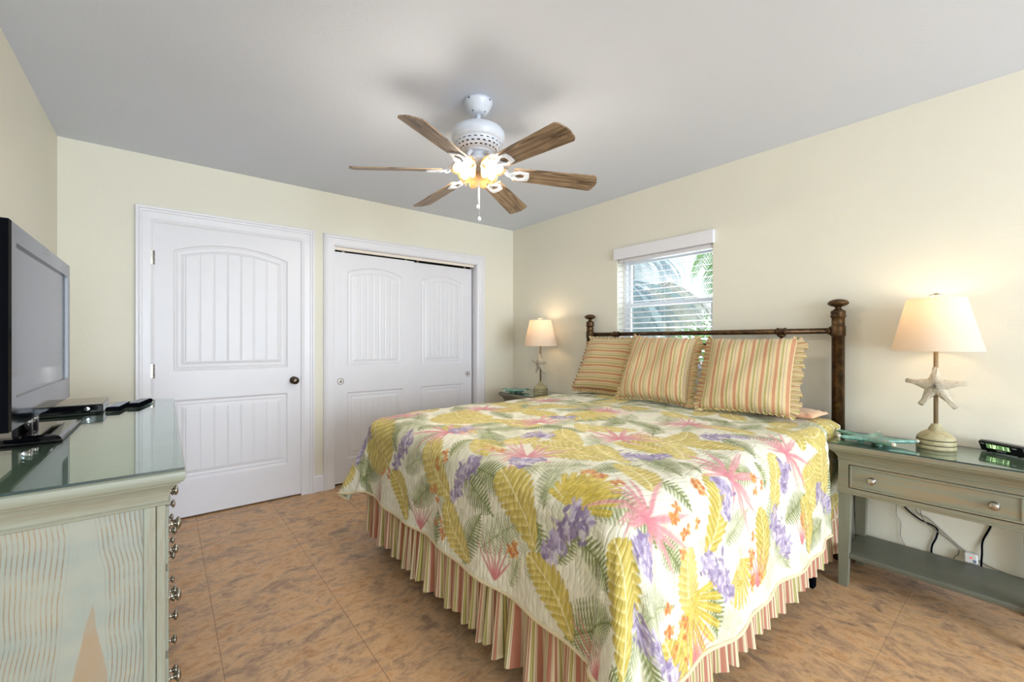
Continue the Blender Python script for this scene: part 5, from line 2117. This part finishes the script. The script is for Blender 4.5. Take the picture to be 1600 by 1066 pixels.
def remote(x, y, rz, ln, wd, face, label, n):
    t = tag(empty('remote_control', (x, y, TZ)), label, 'remote control')
    m = MB()
    prf = [(0.002, 0.0), (0.0, 0.006), (0.001, 0.014), (0.005, 0.018)]
    m.loft([[(x - wd / 2 + e, y - ln / 2 + e, TZ + z), (x + wd / 2 - e, y - ln / 2 + e, TZ + z), (x + wd / 2 - e, y + ln / 2 - e, TZ + z), (x - wd / 2 + e, y + ln / 2 - e, TZ + z)] for e, z in prf])
    m.build('body', M['black'], t)
    MB().box((x - wd / 2 + 0.006, y - ln / 2 + 0.008, TZ + 0.0175), (x + wd / 2 - 0.006, y + ln / 2 - 0.008, TZ + 0.0190), 0.0004).build('face', face, t)
    b = MB()
    for i in range(n):
        for j in range(3):
            bx, by = x + (j - 1) * wd * 0.24, y - ln / 2 + 0.018 + i * (ln - 0.036) / (n - 1)
            b.box((bx - 0.0048, by - 0.0036, TZ + 0.0188), (bx + 0.0048, by + 0.0036, TZ + 0.0212), 0.0008)
    b.build('buttons', M['remote_button'], t)
    t.rotation_euler.z = rz
    return t


remote(-0.158, 2.580, math.radians(-8), 0.185, 0.050, M['remote_face'], 'black remote control with a blue grey face, next to the cable box', 9)
remote(-0.090, 2.660, math.radians(-12), 0.190, 0.052, M['black'], 'all black remote control, the outer of the two by the dresser front', 8)

# ================================================================ ceiling fan
FXc, FYc = 1.262, 1.835
fan = tag(empty('ceiling_fan', (FXc, FYc, 1.86)), 'white ceiling fan with six walnut blades and lit flower glass shades', 'ceiling fan')
cnp = MB()
cnp.lathe([(0.074, HC - 0.0005), (0.074, HC - 0.012), (0.071, HC - 0.020), (0.062, HC - 0.038), (0.048, HC - 0.058), (0.042, HC - 0.067), (0.026, HC - 0.070), (0.014, HC - 0.071)], o=(FXc, FYc, 0), seg=40)
ca_ = cnp.build('canopy', M['fan_white'], fan)
m = MB()
for k in range(4):
    a = k * PI / 2 + 0.3
    m.lathe([(0.004, 0), (0.004, 0.003), (0, 0.004)], mat=T_align((FXc + 0.0735 * math.cos(a), FYc + 0.0735 * math.sin(a), HC - 0.012), (math.cos(a), math.sin(a), 0)), seg=10)
    m.lathe([(0.004, 0), (0.004, 0.003), (0, 0.004)], mat=T_align((FXc + 0.042 * math.cos(a), FYc + 0.042 * math.sin(a), HC - 0.063), (math.cos(a), math.sin(a), -0.4)), seg=10)
m.build('screw', M['dark_metal'], ca_)
MB().lathe([(0.0125, HC - 0.062), (0.0125, 2.335)], o=(FXc, FYc, 0), seg=20).build('downrod', M['fan_white'], fan)
m = MB()
m.lathe([(0.020, 2.352), (0.024, 2.348), (0.060, 2.345), (0.100, 2.337), (0.124, 2.324), (0.1365, 2.306), (0.1385, 2.292), (0.137, 2.277), (0.130, 2.269), (0.130, 2.263), (0.122, 2.259), (0.118, 2.254)], o=(FXc, FYc, 0), seg=56)
m.build('motor_housing', M['fan_white'], fan)
# pierced lower ring of the motor
m = MB()
seg = 96
rings_ = [(0.120, 2.257), (0.117, 2.244), (0.108, 2.228), (0.092, 2.216), (0.070, 2.209)]
vs, fs = [], []
R2 = []
for q in range(13):
    u = q / 12 * (len(rings_) - 1)
    i = min(int(u), len(rings_) - 2)
    f_ = u - i
    R2.append((rings_[i][0] * (1 - f_) + rings_[i + 1][0] * f_, rings_[i][1] * (1 - f_) + rings_[i + 1][1] * f_))
for r, z in R2:
    for i in range(seg):
        a = 2 * PI * i / seg
        vs.append((FXc + r * math.cos(a), FYc + r * math.sin(a), z))
for j in range(12):
    for i in range(seg):
        if j in (2, 5, 8) and (i + (2 if j == 5 else 0)) % 4 in (0, 1):
            continue
        k = (i + 1) % seg
        fs.append((j * seg + i, j * seg + k, (j + 1) * seg + k, (j + 1) * seg + i))
m.add(vs, fs, True)
m.build('vent_ring', M['fan_white'], fan)
m = MB()
m.lathe([(0.105, 2.256), (0.102, 2.242), (0.092, 2.230), (0.06, 2.220)], o=(FXc, FYc, 0), seg=40)
m.build('motor_core', M['dark_metal'], fan)
m = MB()
m.lathe([(0.072, 2.213), (0.072, 2.206), (0.050, 2.204), (0.042, 2.200), (0.042, 2.186), (0.058, 2.182), (0.062, 2.172), (0.056, 2.158), (0.036, 2.146), (0.018, 2.142), (0.0, 2.141)], o=(FXc, FYc, 0), seg=40)
m.build('light_fitter', M['fan_white'], fan)

BT = math.radians(16)
BZl = 2.118
for k in range(6):
    a = math.radians(90.5 + 60 * k)
    er = np.array([math.cos(a), math.sin(a), 0.0])
    et0 = np.array([-math.sin(a), math.cos(a), 0.0])
    et = et0 * math.cos(BT) - np.array([0, 0, 1.0]) * math.sin(BT)
    en = np.cross(er, et)
    droop = -0.030

    def bp(r, w, h, zz=0.0):
        return tuple(np.array([FXc, FYc, BZl + zz + droop * (r / 0.66)]) + er * r + et * w + en * h)
    # blade outline
    out = []
    r0, r1 = 0.185, 0.630
    w0, w1 = 0.048, 0.064
    cr_ = 0.030
    left, right = [], []
    for i in range(9):
        r = r0 + (r1 - cr_ - r0) * i / 8
        left.append((r, w0 + (w1 - w0) * (r - r0) / (r1 - r0)))
    for i in range(1, 9):
        t_ = i / 8 * PI / 2
        left.append((r1 - cr_ + cr_ * math.sin(t_), w1 - cr_ * (1 - math.cos(t_))))
    tip = [(r1 + 0.008 * math.cos((q - 3) / 3 * PI / 2), w1 - cr_ - (2 * (w1 - cr_)) * q / 6) for q in range(1, 6)]
    poly = left + tip + [(r, -w) for r, w in reversed(left)]
    mt = Matrix.Rotation(a, 4, 'Z')
    m = MB()
    m.loft([[bp(r, w, -0.003) for r, w in poly], [bp(r, w, 0.003) for r, w in poly]])
    b = m.build('blade', M['blade'], fan)
    # give each blade its own axes so the grain runs along it
    inv_ = Matrix.Rotation(-a, 4, 'Z')
    b.data.transform(inv_ @ Matrix.Translation(Vector(ORIG[fan.name]) - Vector((FXc, FYc, 1.86))))
    b.rotation_euler.z = a
    # bracket: arm from the motor and an open diamond plate under the blade
    m = MB()
    m.tube([bp(0.070, 0, 0.0, 0.072), bp(0.100, 0, 0.004, 0.060), bp(0.128, 0, 0.000, 0.026), bp(0.155, 0, -0.006, 0.004), bp(0.180, 0, -0.008)], [0.012, 0.011, 0.010, 0.010, 0.010], 10)
    outer = [(0.158, 0.0), (0.170, 0.020), (0.212, 0.037), (0.262, 0.030), (0.268, 0.0), (0.262, -0.030), (0.212, -0.037), (0.170, -0.020)]
    inner = [(0.190, 0.0), (0.195, 0.008), (0.214, 0.021), (0.238, 0.016), (0.242, 0.0), (0.238, -0.016), (0.214, -0.021), (0.195, -0.008)]
    R_ = []
    for ring_, h in ((outer, -0.0035), (outer, -0.0095), (inner, -0.0095), (inner, -0.0035)):
        R_.append([bp(r, w, h) for r, w in ring_])
    m.loft(R_ + [R_[0]], cap=False)
    m.build('blade_bracket', M['fan_white'], fan)

VA = math.atan2(FYc, FXc)
for k in range(5):
    a = VA + k * 2 * PI / 5
    d = Vector((math.cos(a), math.sin(a), 0))
    axis = (d * 0.80 + Vector((0, 0, -0.72))).normalized()
    p0 = Vector((FXc, FYc, 2.158)) + d * 0.052
    T = T_align(p0, axis)
    m = MB()
    m.lathe([(0.014, -0.018), (0.019, -0.006), (0.022, 0.006), (0.022, 0.022), (0.019, 0.024)], mat=T, seg=20)
    h = m.build('socket', M['fan_white'], fan)
    # tulip shade with six petals
    vs, fs = [], []
    seg, nr = 60, 14
    for (off) in (0.0, -0.0022):
        for j in range(nr):
            u = j / (nr - 1)
            for i in range(seg):
                th = 2 * PI * i / seg
                pet = abs(math.cos(3 * th))
                r = 0.022 + 0.030 * math.sin(min(u * 1.3, 1) * PI / 2) - 0.004 * math.sin(u * PI) + 0.016 * max(0, u - 0.62) / 0.38 * (0.4 + 0.8 * pet)
                r *= 1 - 0.07 * (1 - pet) * u
                hgt = 0.012 + u * (0.062 + 0.016 * pet ** 0.7)
                vs.append(T @ Vector(((r + off) * math.cos(th), (r + off) * math.sin(th), hgt)))
    for s_ in range(2):
        for j in range(nr - 1):
            for i in range(seg):
                q_ = (i + 1) % seg
                b_ = s_ * nr * seg
                fs.append((b_ + j * seg + i, b_ + j * seg + q_, b_ + (j + 1) * seg + q_, b_ + (j + 1) * seg + i))
    for i in range(seg):
        q_ = (i + 1) % seg
        fs.append(((nr - 1) * seg + i, (nr - 1) * seg + q_, nr * seg + (nr - 1) * seg + q_, nr * seg + (nr - 1) * seg + i))
    MB().add(vs, fs, True).build('tulip_shade', M['tulip'], fan)
    MB().lathe([(0.010, 0.022), (0.012, 0.030), (0.018, 0.042), (0.021, 0.054), (0.018, 0.066), (0.009, 0.073), (0.0, 0.075)], mat=T, seg=18).build('bulb', M['bulb_fan'], fan)
    ld = bpy.data.lights.new('fan_light', 'POINT')
    ld.energy = 4.2
    ld.color = (1.0, 0.89, 0.74)
    ld.shadow_soft_size = 0.022
    lo = bpy.data.objects.new('fan_light', ld)
    pp = T @ Vector((0, 0, 0.088))
    lo.location = pp - Vector((FXc, FYc, 1.86))
    lo.parent = fan
    col.objects.link(lo)
    ORIG[lo.name] = tuple(pp)
for (dx, dy, z1) in ((0.010, 0.004, 1.868), (-0.006, -0.008, 1.925)):
    m = MB()
    m.tube([(FXc + dx, FYc + dy, 2.143), (FXc + dx, FYc + dy, z1 + 0.012)], 0.0014, 6)
    for q in range(int((2.14 - z1) / 0.008)):
        pass
    c_ = m.build('pull_chain', M['trim'], fan)
    MB().lathe([(0.0, z1 + 0.015), (0.005, z1 + 0.012), (0.0085, z1 + 0.004), (0.0085, z1 - 0.002), (0.005, z1 - 0.008), (0.0, z1 - 0.010)], o=(FXc + dx, FYc + dy, 0), seg=16).build('pull_knob', M['fan_white'], c_)

# ================================================================ garden outside the small window
struct(MB().box((XR + 0.3, -3, -0.25), (XR + 14, 16, -0.2)).build('ground', M['lawn']))
rt_ = np.random.default_rng(9)


def palm(x, y, h, nf, ln, mat, hang, label, seed):
    r = np.random.default_rng(seed)
    t = tag(empty('palm_tree', (x, y, -0.2)), label, 'palm tree')
    m = MB()
    m.tube([(x, y, -0.2), (x + 0.05, y, h * 0.5), (x, y, h)], [0.13, 0.10, 0.09], 12)
    m.build('trunk', M['trunk'], t)
    m = MB()
    for i in range(nf):
        a = r.random() * 2 * PI
        e = hang + r.normal() * 0.25
        l_ = ln * (0.8 + 0.4 * r.random())
        d = Vector((math.cos(a), math.sin(a), 0))
        side = Vector((-math.sin(a), math.cos(a), 0))
        pts = []
        p = Vector((x, y, h + 0.02))
        K = 9
        for k in range(K + 1):
            u = k / K
            el = e - 2.0 * u * (1.0 if hang > 0 else 0.35)
            pts.append(p.copy())
            p = p + (d * math.cos(el) + Vector((0, 0, math.sin(el)))) * (l_ / K)
        m.tube(pts, [0.012 * (1 - 0.8 * k / K) for k in range(K + 1)], 5)
        for k in range(1, K):
            for sgn in (-1, 1):
                for q in range(3):
                    b0 = pts[k].lerp(pts[k + 1], q / 3)
                    ll = 0.34 * ln * math.sin(PI * (k + q / 3) / (K + 1.2)) ** 0.7
                    tipv = b0 + side * sgn * ll * 0.75 + Vector((0, 0, -ll * 0.55)) + (pts[k + 1] - pts[k]).normalized() * ll * 0.4
                    w = Vector((0, 0, 0.011))
                    mid = b0.lerp(tipv, 0.5) + Vector((0, 0, 0.03))
                    m.add([b0 - w, b0 + w, mid + w * 1.3, tipv, mid - w * 1.3], [(0, 1, 2, 3, 4)], False)
    m.build('frond', mat, t, recalc=False)
    return t


palm(6.7, 4.95, 2.35, 34, 1.25, M['tree_blue'], -0.6, 'pale thatched palm with hanging fronds seen left in the small window', 1)
palm(9.9, 5.9, 2.7, 32, 1.5, M['tree_dead'], -0.5, 'dry grey palm with drooping fronds seen in the middle of the small window', 2)
palm(7.7, 2.9, 3.1, 22, 1.5, M['tree_green'], 0.5, 'green palm at the right of the small window', 3)
palm(13.5, 9.6, 4.4, 26, 2.2, M['tree_blue'], 0.4, 'tall palm far behind, at the left edge of the small window', 4)


def shrub(x, y, h, r0, mat, label, seed):
    r = np.random.default_rng(seed)
    t = tag(empty('shrub', (x, y, -0.2)), label, 'shrub')
    m = MB()
    for i in range(900):
        v = Vector(r.normal(size=3)).normalized() * (r0 * (0.5 + 0.5 * r.random()))
        c_ = Vector((x, y, h / 2)) + Vector((v.x, v.y, v.z * h / (2 * r0)))
        n_ = Vector(r.normal(size=3)).normalized()
        s_ = n_.orthogonal().normalized() * 0.07
        w_ = n_.cross(s_).normalized() * 0.03
        m.add([c_ - s_, c_ + w_, c_ + s_, c_ - w_], [(0, 1, 2, 3)])
    m.build('foliage', mat, t, recalc=False)
    m = MB()
    m.tube([(x, y, -0.2), (x, y, h * 0.5)], 0.04, 8)
    m.build('stem', M['trunk'], t)


shrub(5.3, 2.72, 1.45, 0.5, M['tree_green'], 'bright green leafy shrub low at the right of the small window', 21)
shrub(13.2, 6.9, 2.3, 1.2, M['tree_green'], 'green shrub behind the palms low in the small window', 22)
